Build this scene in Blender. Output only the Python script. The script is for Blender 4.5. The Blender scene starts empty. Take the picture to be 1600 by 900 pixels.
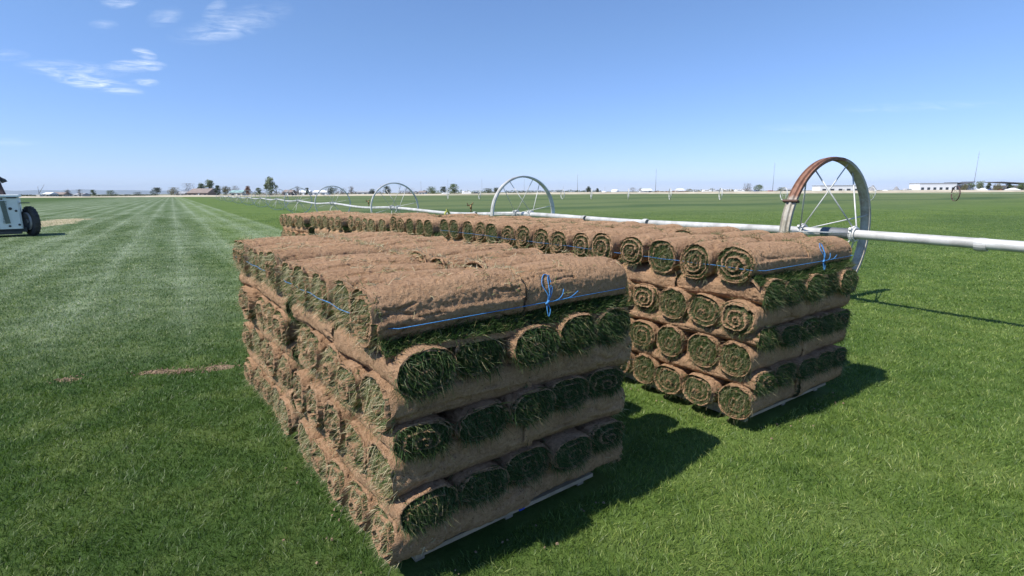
import bpy, math, random
import numpy as np
from mathutils import Vector, Matrix, noise as mnoise

random.seed(7)
RNG = np.random.default_rng(11)
R = math.radians
scene = bpy.context.scene
COL = scene.collection

# ------------------------------------------------------------------ camera
FPX, PITCH, ROLL, CAMZ = 810.0, 10.49, -0.33, 1.45
HAZE = 4.5e-5        # air density, per metre
cd = bpy.data.cameras.new('camera')
cd.sensor_width = 36.0
cd.lens = FPX / 1600.0 * 36.0
cd.clip_start = 0.05
cd.clip_end = 40000.0
cam = bpy.data.objects.new('camera', cd)
COL.objects.link(cam)
cam.matrix_world = (Matrix.Translation((0, 0, CAMZ)) @ Matrix.Rotation(R(90 - PITCH), 4, 'X')
                    @ Matrix.Rotation(R(ROLL), 4, 'Z'))
scene.camera = cam
CAM_INV = cam.matrix_world.inverted()

# ------------------------------------------------------------------ sky, sun, exposure
SUN_TO = Vector((-0.70, -0.42, 1.10)).normalized()
SUN_EL = math.asin(SUN_TO.z)
SUN_AZ = math.atan2(SUN_TO.x, SUN_TO.y)
world = bpy.data.worlds.new('World')
scene.world = world
world.use_nodes = True
wn, wl = world.node_tree.nodes, world.node_tree.links
wn.clear()
w_out = wn.new('ShaderNodeOutputWorld')
w_bg = wn.new('ShaderNodeBackground')
w_bg.inputs['Strength'].default_value = 0.13
sky = wn.new('ShaderNodeTexSky')
sky.sky_type = 'NISHITA'
sky.sun_disc = False
sky.sun_elevation = SUN_EL
sky.sun_rotation = SUN_AZ
sky.altitude = 800
sky.air_density = 1.0
sky.dust_density = 0.0
sky.ozone_density = 3.0


def wmath(op, a, b=None, c=None, clamp=False):
    n = wn.new('ShaderNodeMath')
    n.operation = op
    n.use_clamp = clamp
    for i, v in enumerate((a, b, c)):
        if v is None:
            continue
        if isinstance(v, (int, float)):
            n.inputs[i].default_value = v
        else:
            wl.new(v, n.inputs[i])
    return n.outputs[0]


# thin cirrus wisps high in the sky, laid out by direction
tc = wn.new('ShaderNodeTexCoord')
sep = wn.new('ShaderNodeSeparateXYZ')
wl.new(tc.outputs['Generated'], sep.inputs[0])
yy = wmath('MAXIMUM', sep.outputs[1], 0.02)
P = wmath('DIVIDE', sep.outputs[0], yy)
Q = wmath('DIVIDE', sep.outputs[2], yy)
cmb = wn.new('ShaderNodeCombineXYZ')
wl.new(wmath('ADD', wmath('MULTIPLY', P, 17.0), wmath('MULTIPLY', Q, 26.0)), cmb.inputs[0])
wl.new(wmath('MULTIPLY', Q, 95.0), cmb.inputs[1])
nz = wn.new('ShaderNodeTexNoise')
nz.inputs['Scale'].default_value = 1.0
nz.inputs['Detail'].default_value = 9.0
nz.inputs['Roughness'].default_value = 0.66
nz.inputs['Distortion'].default_value = 0.8
wl.new(cmb.outputs[0], nz.inputs['Vector'])
streak = wmath('POWER', wmath('MULTIPLY', wmath('SUBTRACT', nz.outputs[0], 0.36), 3.4, clamp=True), 1.3)


def sky_pq(u, v):
    m = cam.matrix_world.to_3x3()
    d = m @ Vector((u - 800, 450 - v, -FPX))
    return d.x / d.y, d.z / d.y


total = None
for (u, v, hw, hh, ang, op) in [
        (212, 103, 52, 11, 0.0, .75), (226, 84, 22, 9, -.25, .55), (150, 131, 78, 13, -.17, .68),
        (226, 129, 26, 7, 0, .50), (112, 108, 95, 15, -.06, .36), (372, 36, 95, 26, .24, .22),
        (330, 50, 75, 20, .12, .14), (188, 0, 34, 14, .1, .60), (258, 26, 34, 16, .25, .20),
        (335, 18, 26, 15, .6, .26), (10, 86, 40, 10, 0, .22), (1440, 166, 150, 9, .04, .16),
        (1250, 200, 70, 8, 0, .10), (162, 38, 26, 8, 0, .18), (15, 222, 55, 8, 0, .16)]:
    p0, q0 = sky_pq(u, v)
    p1, q1 = sky_pq(u + hw, v)
    p2, q2 = sky_pq(u, v - hh)
    a = math.atan2(q1 - q0, p1 - p0) + ang
    wv, hv = math.hypot(p1 - p0, q1 - q0), math.hypot(p2 - p0, q2 - q0)
    dp, dq = wmath('SUBTRACT', P, p0), wmath('SUBTRACT', Q, q0)
    x1 = wmath('DIVIDE', wmath('ADD', wmath('MULTIPLY', dp, math.cos(a)), wmath('MULTIPLY', dq, math.sin(a))), wv)
    y1 = wmath('DIVIDE', wmath('SUBTRACT', wmath('MULTIPLY', dq, math.cos(a)), wmath('MULTIPLY', dp, math.sin(a))), hv)
    r2 = wmath('ADD', wmath('MULTIPLY', x1, x1), wmath('MULTIPLY', y1, y1))
    m = wmath('MULTIPLY', wmath('SUBTRACT', 1.0, r2, clamp=True), op * .88)
    total = m if total is None else wmath('ADD', total, m)
front = wmath('GREATER_THAN', sep.outputs[1], 0.05)
cloud = wmath('MULTIPLY', wmath('MULTIPLY', total, streak), front, clamp=True)
mixc = wn.new('ShaderNodeMix')
mixc.data_type = 'RGBA'
wl.new(cloud, mixc.inputs['Factor'])
tint = wn.new('ShaderNodeMix')
tint.data_type = 'RGBA'
tint.blend_type = 'MULTIPLY'
tint.inputs['Factor'].default_value = 1.0
grade = wn.new('ShaderNodeValToRGB')
ge = grade.color_ramp.elements
ge[0].position, ge[0].color = 0.0, (.575, .645, 1.02, 1)
ge[1].position, ge[1].color = 0.50, (.83, .935, 1.09, 1)
ge2 = ge.new(.13)
ge2.color = (.635, .725, .97, 1)
ge3 = ge.new(.26)
ge3.color = (.725, .825, .985, 1)
wl.new(sep.outputs[2], grade.inputs[0])
wl.new(grade.outputs[0], tint.inputs['B'])
wl.new(sky.outputs[0], tint.inputs['A'])
wl.new(tint.outputs['Result'], mixc.inputs['A'])
mixc.inputs['B'].default_value = (7.6, 8.0, 8.4, 1)
wl.new(mixc.outputs['Result'], w_bg.inputs['Color'])
wl.new(w_bg.outputs[0], w_out.inputs['Surface'])

sd = bpy.data.lights.new('sun', 'SUN')
sd.energy = 5.0
sd.angle = R(0.53)
sd.color = (1.0, 0.955, 0.88)
sun = bpy.data.objects.new('sun', sd)
COL.objects.link(sun)
sun.rotation_euler = SUN_TO.to_track_quat('Z', 'Y').to_euler()
sun.location = (0, 0, 30)

scene.view_settings.view_transform = 'Standard'
scene.view_settings.look = 'None'
scene.view_settings.exposure = 0.42
scene.view_settings.gamma = 1.0
scene.view_settings.use_curve_mapping = False
scene.render.engine = 'CYCLES'
scene.cycles.max_bounces = 6
scene.cycles.transparent_max_bounces = 8

# ------------------------------------------------------------------ layout frame (metres)
YAW = R(37.0)
D1 = Vector((math.cos(YAW), math.sin(YAW), 0))      # along the front of the pallets
D2 = Vector((-math.sin(YAW), math.cos(YAW), 0))     # along the rows, away from the camera


def far(u, y, z=0.0):
    """world point at photo column u on the horizon line, y metres ahead"""
    return Vector(((u - 800) / 823.7 * y, y, z))


# ------------------------------------------------------------------ helpers
def tag(o, label=None, cat=None, group=None, kind=None):
    if label:
        o['label'] = label
    if cat:
        o['category'] = cat
    if group:
        o['group'] = group
    if kind:
        o['kind'] = kind
    return o


def empty(name, loc, rz=0.0):
    o = bpy.data.objects.new(name, None)
    o.empty_display_size = 0.2
    COL.objects.link(o)
    o.location = loc
    o.rotation_euler = (0, 0, rz)
    return o


def link_mesh(name, me, parent=None, loc=None, rz=None):
    o = bpy.data.objects.new(name, me)
    COL.objects.link(o)
    if parent is not None:
        o.parent = parent
    if loc is not None:
        o.location = loc
    if rz is not None:
        o.rotation_euler = (0, 0, rz)
    return o


class MB:
    def __init__(self):
        self.v, self.f, self.m, self.s = [], [], [], []

    def add(self, verts, faces, mi=0, smooth=False):
        b = len(self.v)
        self.v.extend([tuple(p) for p in verts])
        for f in faces:
            self.f.append(tuple(i + b for i in f))
            self.m.append(mi)
            self.s.append(smooth)

    def box(self, c, s, mi=0, rot=None, taper=None):
        x, y, z = s[0] / 2, s[1] / 2, s[2] / 2
        vs = []
        for sz in (-1, 1):
            k = 1.0 if (taper is None or sz < 0) else taper
            for sx, sy in ((-1, -1), (1, -1), (1, 1), (-1, 1)):
                p = Vector((sx * x * k, sy * y * k, sz * z))
                if rot is not None:
                    p = rot @ p
                vs.append(p + Vector(c))
        self.add(vs, [(3, 2, 1, 0), (4, 5, 6, 7), (0, 1, 5, 4), (1, 2, 6, 5), (2, 3, 7, 6), (3, 0, 4, 7)], mi)

    def bevel_box(self, c, s, b, mi=0):
        """box with chamfered vertical and top edges"""
        x, y, z = s[0] / 2, s[1] / 2, s[2] / 2
        def ring(k, zz):
            xx, yy_ = x - k, y - k
            bb = b
            return [(-xx + bb, -yy_, zz), (xx - bb, -yy_, zz), (xx, -yy_ + bb, zz), (xx, yy_ - bb, zz),
                    (xx - bb, yy_, zz), (-xx + bb, yy_, zz), (-xx, yy_ - bb, zz), (-xx, -yy_ + bb, zz)]
        vs = ring(0, -z) + ring(0, z - b) + ring(b, z)
        vs = [Vector(p) + Vector(c) for p in vs]
        fs = [tuple(range(7, -1, -1)), tuple(range(16, 24))]
        for r in range(2):
            for i in range(8):
                j = (i + 1) % 8
                fs.append((r * 8 + i, r * 8 + j, r * 8 + 8 + j, r * 8 + 8 + i))
        self.add(vs, fs, mi)

    def tube(self, pts, rad, n=8, mi=0, caps=True, smooth=True):
        pts = [Vector(p) for p in pts]
        rads = rad if isinstance(rad, (list, tuple)) else [rad] * len(pts)
        ref = None
        vs = []
        for i, p in enumerate(pts):
            t = (pts[min(i + 1, len(pts) - 1)] - pts[max(i - 1, 0)]).normalized()
            if ref is None:
                ref = t.cross(Vector((0, 0, 1)))
                if ref.length < 1e-3:
                    ref = t.cross(Vector((1, 0, 0)))
                ref.normalize()
            a = (ref - t * ref.dot(t)).normalized()
            ref = a
            b = t.cross(a)
            for k in range(n):
                th = 2 * math.pi * k / n
                vs.append(p + (a * math.cos(th) + b * math.sin(th)) * rads[i])
        fs = []
        for i in range(len(pts) - 1):
            for k in range(n):
                k2 = (k + 1) % n
                fs.append((i * n + k, i * n + k2, (i + 1) * n + k2, (i + 1) * n + k))
        if caps:
            fs.append(tuple(range(n - 1, -1, -1)))
            fs.append(tuple(range((len(pts) - 1) * n, len(pts) * n)))
        self.add(vs, fs, mi, smooth)

    def lathe(self, prof, n=48, mi=0, axis='X', closed=True, smooth=False, mat_fn=None):
        """prof: (axial, radius) pairs round the given axis"""
        m = len(prof)
        vs = []
        for k in range(n):
            th = 2 * math.pi * k / n
            c, s = math.cos(th), math.sin(th)
            for a, r in prof:
                vs.append((a, r * c, r * s) if axis == 'X' else ((r * c, r * s, a) if axis == 'Z' else (r * c, a, r * s)))
        b = len(self.v)
        self.v.extend(vs)
        for k in range(n):
            k2 = (k + 1) % n
            for i in range(m if closed else m - 1):
                j = (i + 1) % m
                self.f.append((b + k * m + i, b + k * m + j, b + k2 * m + j, b + k2 * m + i))
                self.m.append(mi if mat_fn is None else mat_fn(2 * math.pi * (k + .5) / n))
                self.s.append(smooth)

    def mesh(self, name, mats):
        me = bpy.data.meshes.new(name)
        me.from_pydata(self.v, [], self.f)
        for mt in mats:
            me.materials.append(mt)
        me.polygons.foreach_set('material_index', self.m)
        me.polygons.foreach_set('use_smooth', self.s)
        me.update()
        return me

    def build(self, name, mats, parent=None, loc=None, rz=None):
        if not isinstance(mats, (list, tuple)):
            mats = [mats]
        return link_mesh(name, self.mesh(name, mats), parent, loc, rz)


def fast_mesh(name, verts, faces4, faces3, mats, tint=None, smooth=False):
    """numpy arrays to a mesh (quads and triangles), optional per-vertex float 'tint'"""
    me = bpy.data.meshes.new(name)
    verts = np.asarray(verts, dtype=np.float32)
    n4, n3 = len(faces4), len(faces3)
    me.vertices.add(len(verts))
    me.vertices.foreach_set('co', verts.ravel())
    me.loops.add(n4 * 4 + n3 * 3)
    me.polygons.add(n4 + n3)
    li = np.concatenate([np.asarray(faces4, dtype=np.int32).ravel(), np.asarray(faces3, dtype=np.int32).ravel()])
    me.loops.foreach_set('vertex_index', li)
    st = np.concatenate([np.arange(n4) * 4, n4 * 4 + np.arange(n3) * 3]).astype(np.int32)
    me.polygons.foreach_set('loop_start', st)
    for mt in mats:
        me.materials.append(mt)
    if tint is not None:
        at = me.attributes.new('tint', 'FLOAT', 'POINT')
        at.data.foreach_set('value', np.asarray(tint, dtype=np.float32))
    me.update(calc_edges=True)
    return me


def blades(root, up, length, width, bend, tint):
    """grass blades: root Nx3, up Nx3 (unit), length/width/tint N, bend Nx3 added at the tip"""
    n = len(root)
    side = np.cross(up, RNG.normal(size=(n, 3)))
    side /= np.linalg.norm(side, axis=1, keepdims=True) + 1e-9
    w = (width * .5)[:, None]
    L = length[:, None]
    mid = root + up * L * .55 + bend * L * .30
    tip = root + up * L * .95 + bend * L
    v = np.stack([root - side * w, root + side * w, mid - side * w * .8, mid + side * w * .8, tip], axis=1).reshape(-1, 3)
    b = (np.arange(n) * 5)[:, None]
    f4 = b + np.array([[0, 1, 3, 2]])
    f3 = b + np.array([[2, 3, 4]])
    return v, f4, f3, np.repeat(tint, 5)


# ------------------------------------------------------------------ materials
def new_mat(name):
    m = bpy.data.materials.new(name)
    m.use_nodes = True
    nt = m.node_tree
    b = nt.nodes['Principled BSDF']
    return m, nt, b


def nd(nt, typ, **kw):
    n = nt.nodes.new(typ)
    for k, v in kw.items():
        setattr(n, k, v)
    return n


def mth(nt, op, a, b=None, c=None, clamp=False):
    n = nt.nodes.new('ShaderNodeMath')
    n.operation = op
    n.use_clamp = clamp
    for i, v in enumerate((a, b, c)):
        if v is None:
            continue
        if isinstance(v, (int, float)):
            n.inputs[i].default_value = v
        else:
            nt.links.new(v, n.inputs[i])
    return n.outputs[0]


def mixrgb(nt, f, a, b, blend='MIX'):
    n = nt.nodes.new('ShaderNodeMix')
    n.data_type = 'RGBA'
    n.blend_type = blend
    for key, v in (('Factor', f), ('A', a), ('B', b)):
        if isinstance(v, (int, float)):
            n.inputs[key].default_value = v
        elif isinstance(v, tuple):
            n.inputs[key].default_value = (*v, 1) if len(v) == 3 else v
        else:
            nt.links.new(v, n.inputs[key])
    return n.outputs['Result']


def noise_n(nt, vec, scale, detail=4, rough=.55, dist=0.0):
    n = nt.nodes.new('ShaderNodeTexNoise')
    n.inputs['Scale'].default_value = scale
    n.inputs['Detail'].default_value = detail
    n.inputs['Roughness'].default_value = rough
    n.inputs['Distortion'].default_value = dist
    if vec is not None:
        nt.links.new(vec, n.inputs['Vector'])
    return n.outputs[0]


def ramp(nt, f, stops):
    n = nt.nodes.new('ShaderNodeValToRGB')
    e = n.color_ramp.elements
    while len(e) < len(stops):
        e.new(0.5)
    for el, (p, c) in zip(e, stops):
        el.position = p
        el.color = (*c, 1) if len(c) == 3 else c
    nt.links.new(f, n.inputs[0])
    return n.outputs[0]


def simple_mat(name, col, rough=.6, metal=0.0, var=.15, scale=6.0, bump=0.0, bscale=40.0, col2=None):
    """base colour broken up by noise, with optional fine bump"""
    m, nt, b = new_mat(name)
    tcn = nd(nt, 'ShaderNodeTexCoord')
    oi = nd(nt, 'ShaderNodeObjectInfo')
    vec = nd(nt, 'ShaderNodeVectorMath', operation='ADD')
    nt.links.new(tcn.outputs['Object'], vec.inputs[0])
    nt.links.new(oi.outputs['Random'], vec.inputs[1])
    f = noise_n(nt, vec.outputs[0], scale, 5, .6)
    lo = tuple(c * (1 - var) for c in col)
    hi = tuple(min(1, c * (1 + var)) for c in col) if col2 is None else col2
    nt.links.new(ramp(nt, f, [(.3, lo), (.7, hi)]), b.inputs['Base Color'])
    b.inputs['Roughness'].default_value = rough
    b.inputs['Metallic'].default_value = metal
    if bump:
        bp = nd(nt, 'ShaderNodeBump')
        bp.inputs['Strength'].default_value = bump
        bp.inputs['Distance'].default_value = .01
        nt.links.new(noise_n(nt, vec.outputs[0], bscale, 4, .6), bp.inputs['Height'])
        nt.links.new(bp.outputs[0], b.inputs['Normal'])
    return m


def soil_mat():
    m, nt, b = new_mat('sod_soil')
    tcn = nd(nt, 'ShaderNodeTexCoord')
    oi = nd(nt, 'ShaderNodeObjectInfo')
    off = nd(nt, 'ShaderNodeVectorMath', operation='MULTIPLY_ADD')
    nt.links.new(oi.outputs['Random'], off.inputs[0])
    off.inputs[1].default_value = (37, 53, 71)
    nt.links.new(tcn.outputs['Object'], off.inputs[2])
    v = off.outputs[0]
    n1 = noise_n(nt, v, 5, 4, .6)
    n2 = noise_n(nt, v, 60, 5, .7)
    n3 = noise_n(nt, v, 240, 3, .7)
    n4 = noise_n(nt, v, 24, 4, .7)
    base = ramp(nt, n1, [(.3, (.385, .226, .124)), (.7, (.510, .312, .182))])
    base = mixrgb(nt, mth(nt, 'MULTIPLY', mth(nt, 'SUBTRACT', n2, .47), 2.8, clamp=True), base, (.65, .425, .265))
    base = mixrgb(nt, mth(nt, 'MULTIPLY', mth(nt, 'SUBTRACT', .46, n2), 3.6, clamp=True), base, (.178, .092, .047))
    base = mixrgb(nt, mth(nt, 'MULTIPLY', mth(nt, 'SUBTRACT', .42, n4), 2.6, clamp=True), base, (.155, .084, .046))
    base = mixrgb(nt, mth(nt, 'MULTIPLY', mth(nt, 'SUBTRACT', n3, .58), 3.4, clamp=True), base, (.66, .50, .34))
    # damp dark patches and pale root threads
    n5 = noise_n(nt, v, 2.6, 5, .65)
    base = mixrgb(nt, mth(nt, 'MULTIPLY', mth(nt, 'SUBTRACT', n5, .54), 3.0, clamp=True), base, (.215, .122, .068))
    mp = nd(nt, 'ShaderNodeMapping')
    mp.inputs['Scale'].default_value = (9, 60, 60)
    nt.links.new(v, mp.inputs[0])
    thr = noise_n(nt, mp.outputs[0], 2.2, 3, .6, 2.5)
    thr = mth(nt, 'MULTIPLY', mth(nt, 'SUBTRACT', .018, mth(nt, 'ABSOLUTE', mth(nt, 'SUBTRACT', thr, .5))), 38.0, clamp=True)
    base = mixrgb(nt, mth(nt, 'MULTIPLY', thr, .40), base, (.60, .48, .33))
    pit = noise_n(nt, v, 105, 2, .5)
    base = mixrgb(nt, mth(nt, 'MULTIPLY', mth(nt, 'SUBTRACT', .36, pit), 8.0, clamp=True), base, (.075, .040, .022))
    base = mixrgb(nt, mth(nt, 'MULTIPLY', oi.outputs['Random'], .35), base, (.43, .258, .145))
    nt.links.new(base, b.inputs['Base Color'])
    b.inputs['Roughness'].default_value = .95
    b.inputs['Specular IOR Level'].default_value = .15
    bp = nd(nt, 'ShaderNodeBump')
    bp.inputs['Strength'].default_value = 1.0
    bp.inputs['Distance'].default_value = .020
    h = mth(nt, 'ADD', mth(nt, 'ADD', mth(nt, 'MULTIPLY', n2, .8), mth(nt, 'MULTIPLY', n4, .9)), mth(nt, 'MULTIPLY', n3, .35))
    nt.links.new(h, bp.inputs['Height'])
    nt.links.new(bp.outputs[0], b.inputs['Normal'])
    return m


def blade_mat(name, stops, rough=.5, trans=.35):
    m, nt, b = new_mat(name)
    at = nd(nt, 'ShaderNodeAttribute', attribute_name='tint')
    c = ramp(nt, at.outputs['Fac'], stops)
    nt.links.new(c, b.inputs['Base Color'])
    b.inputs['Roughness'].default_value = rough
    b.inputs['Specular IOR Level'].default_value = .35
    tr = nd(nt, 'ShaderNodeBsdfTranslucent')
    nt.links.new(c, tr.inputs['Color'])
    mx = nd(nt, 'ShaderNodeMixShader')
    mx.inputs[0].default_value = trans
    nt.links.new(b.outputs[0], mx.inputs[1])
    nt.links.new(tr.outputs[0], mx.inputs[2])
    nt.links.new(mx.outputs[0], nt.nodes['Material Output'].inputs['Surface'])
    return m


LAWN_A = R(32.8)            # heading of the mowing lines, left of straight ahead


def lawn_group():
    """field colour as a function of world position, shared by the ground sheet and the blades"""
    g = bpy.data.node_groups.new('lawn_colour', 'ShaderNodeTree')
    g.interface.new_socket('Color', in_out='OUTPUT', socket_type='NodeSocketColor')
    g.interface.new_socket('Pale', in_out='OUTPUT', socket_type='NodeSocketFloat')
    go = g.nodes.new('NodeGroupOutput')
    geo = nd(g, 'ShaderNodeNewGeometry')
    sx = nd(g, 'ShaderNodeSeparateXYZ')
    g.links.new(geo.outputs['Position'], sx.inputs[0])
    flat = nd(g, 'ShaderNodeCombineXYZ')
    g.links.new(sx.outputs[0], flat.inputs[0])
    g.links.new(sx.outputs[1], flat.inputs[1])
    X, Y, pos = sx.outputs[0], sx.outputs[1], flat.outputs[0]
    ca, sa = math.cos(LAWN_A), math.sin(LAWN_A)
    c = mth(g, 'ADD', mth(g, 'MULTIPLY', X, ca), mth(g, 'MULTIPLY', Y, sa))      # across the mowing lines
    a = mth(g, 'SUBTRACT', mth(g, 'MULTIPLY', Y, ca), mth(g, 'MULTIPLY', X, sa))  # along them
    # base green with broad patches
    nb = noise_n(g, pos, .35, 4, .6)
    nm = noise_n(g, pos, 2.2, 5, .65)
    nf = noise_n(g, pos, 14, 5, .7)
    base = ramp(g, nb, [(.3, (.080, .140, .027)), (.7, (.136, .200, .045))])
    # lighter green turf right of the rows, deeper green left of them
    left = mth(g, 'MULTIPLY', mth(g, 'SUBTRACT', 1.6, c), .8, clamp=True)
    base = mixrgb(g, mth(g, 'MULTIPLY', left, .70), base, (.036, .076, .017))
    base = mixrgb(g, mth(g, 'MULTIPLY', mth(g, 'SUBTRACT', nm, .48), 2.2, clamp=True), base, (.185, .235, .075))
    base = mixrgb(g, mth(g, 'MULTIPLY', mth(g, 'SUBTRACT', .48, nm), 3.0, clamp=True), base, (.034, .078, .016))
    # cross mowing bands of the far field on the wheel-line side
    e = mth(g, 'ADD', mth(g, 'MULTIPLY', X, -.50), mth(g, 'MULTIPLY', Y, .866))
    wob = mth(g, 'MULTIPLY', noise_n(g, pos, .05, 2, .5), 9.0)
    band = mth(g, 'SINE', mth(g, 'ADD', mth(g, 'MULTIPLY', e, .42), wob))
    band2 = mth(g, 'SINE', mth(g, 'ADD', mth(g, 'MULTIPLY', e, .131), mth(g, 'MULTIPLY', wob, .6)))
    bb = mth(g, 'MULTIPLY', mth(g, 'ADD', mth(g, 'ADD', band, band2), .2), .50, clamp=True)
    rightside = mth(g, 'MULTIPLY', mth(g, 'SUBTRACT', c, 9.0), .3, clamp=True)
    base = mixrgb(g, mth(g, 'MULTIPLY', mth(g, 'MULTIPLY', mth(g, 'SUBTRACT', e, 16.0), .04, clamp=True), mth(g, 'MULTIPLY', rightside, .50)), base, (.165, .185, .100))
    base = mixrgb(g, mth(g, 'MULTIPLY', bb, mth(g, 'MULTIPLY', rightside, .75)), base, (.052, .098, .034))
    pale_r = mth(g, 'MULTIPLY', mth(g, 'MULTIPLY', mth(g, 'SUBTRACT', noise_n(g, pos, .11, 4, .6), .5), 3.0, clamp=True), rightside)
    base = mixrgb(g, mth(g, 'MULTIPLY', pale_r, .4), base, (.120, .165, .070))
    # pale mowing lines left of the rows: leaf sheen painted into the colour
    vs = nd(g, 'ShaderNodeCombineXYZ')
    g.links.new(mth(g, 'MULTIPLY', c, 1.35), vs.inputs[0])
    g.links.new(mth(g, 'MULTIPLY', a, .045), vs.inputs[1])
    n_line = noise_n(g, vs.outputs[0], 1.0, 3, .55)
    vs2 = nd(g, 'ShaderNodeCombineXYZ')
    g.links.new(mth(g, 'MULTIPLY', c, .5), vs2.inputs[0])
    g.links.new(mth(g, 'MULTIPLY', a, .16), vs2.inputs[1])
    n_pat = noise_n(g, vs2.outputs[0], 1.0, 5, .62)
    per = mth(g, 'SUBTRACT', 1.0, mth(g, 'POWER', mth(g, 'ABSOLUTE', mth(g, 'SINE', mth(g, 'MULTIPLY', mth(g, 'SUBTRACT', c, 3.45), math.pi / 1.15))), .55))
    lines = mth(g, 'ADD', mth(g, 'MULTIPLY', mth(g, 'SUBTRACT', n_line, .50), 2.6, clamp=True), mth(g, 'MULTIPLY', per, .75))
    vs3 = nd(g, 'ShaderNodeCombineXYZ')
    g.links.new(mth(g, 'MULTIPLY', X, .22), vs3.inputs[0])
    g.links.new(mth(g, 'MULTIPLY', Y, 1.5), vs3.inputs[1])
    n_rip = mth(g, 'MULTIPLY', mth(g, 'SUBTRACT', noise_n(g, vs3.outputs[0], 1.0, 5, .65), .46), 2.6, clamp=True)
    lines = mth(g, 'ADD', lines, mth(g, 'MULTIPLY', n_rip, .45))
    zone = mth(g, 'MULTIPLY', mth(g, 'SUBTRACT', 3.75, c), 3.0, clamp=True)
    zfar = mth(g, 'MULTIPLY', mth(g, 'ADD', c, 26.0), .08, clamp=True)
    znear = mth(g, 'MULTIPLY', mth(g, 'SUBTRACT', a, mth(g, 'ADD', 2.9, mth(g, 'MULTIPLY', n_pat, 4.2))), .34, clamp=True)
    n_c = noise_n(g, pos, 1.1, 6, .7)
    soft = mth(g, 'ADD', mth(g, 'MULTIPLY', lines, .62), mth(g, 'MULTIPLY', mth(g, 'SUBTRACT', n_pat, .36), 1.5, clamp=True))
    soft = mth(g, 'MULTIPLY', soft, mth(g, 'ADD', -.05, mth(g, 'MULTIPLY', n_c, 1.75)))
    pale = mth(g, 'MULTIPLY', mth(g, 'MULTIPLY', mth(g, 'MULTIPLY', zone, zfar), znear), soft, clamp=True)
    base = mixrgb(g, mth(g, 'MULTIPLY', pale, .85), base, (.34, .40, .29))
    # fine light and dark flecks
    base = mixrgb(g, mth(g, 'MULTIPLY', mth(g, 'SUBTRACT', nf, .55), 1.6, clamp=True), base, (.150, .190, .080))
    base = mixrgb(g, mth(g, 'MULTIPLY', mth(g, 'SUBTRACT', .44, nf), 2.2, clamp=True), base, (.020, .046, .012))
    g.links.new(base, go.inputs[0])
    g.links.new(pale, go.inputs[1])
    return g


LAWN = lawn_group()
FIELD_EDGE = 262.0


def patch_mask(nt, X, Y, x0, y0, hw, hh, ang, nzv):
    dx, dy = mth(nt, 'SUBTRACT', X, x0), mth(nt, 'SUBTRACT', Y, y0)
    ca, sa = math.cos(ang), math.sin(ang)
    p = mth(nt, 'DIVIDE', mth(nt, 'ADD', mth(nt, 'MULTIPLY', dx, ca), mth(nt, 'MULTIPLY', dy, sa)), hw)
    q = mth(nt, 'DIVIDE', mth(nt, 'SUBTRACT', mth(nt, 'MULTIPLY', dy, ca), mth(nt, 'MULTIPLY', dx, sa)), hh)
    d = mth(nt, 'ADD', mth(nt, 'MULTIPLY', p, p), mth(nt, 'MULTIPLY', q, q))
    d = mth(nt, 'ADD', d, mth(nt, 'MULTIPLY', mth(nt, 'SUBTRACT', nzv, .5), 4.2))
    return mth(nt, 'MULTIPLY', mth(nt, 'SUBTRACT', 1.0, d), 3.5, clamp=True)


# bare patches: (x, y, half length, half width, angle)
BARE = [(-2.90, 4.10, .20, .065, .08), (-2.50, 4.20, .15, .075, .25), (-3.55, 3.93, .09, .055, .0), (-2.18, 4.27, .10, .035, .1), (-2.72, 4.13, .08, .035, .1)]
BARE_FAR = [(-24.6, 28.2, 5.6, 1.15, 2.08), (-20.4, 20.4, 2.4, .5, 2.3)]


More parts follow.
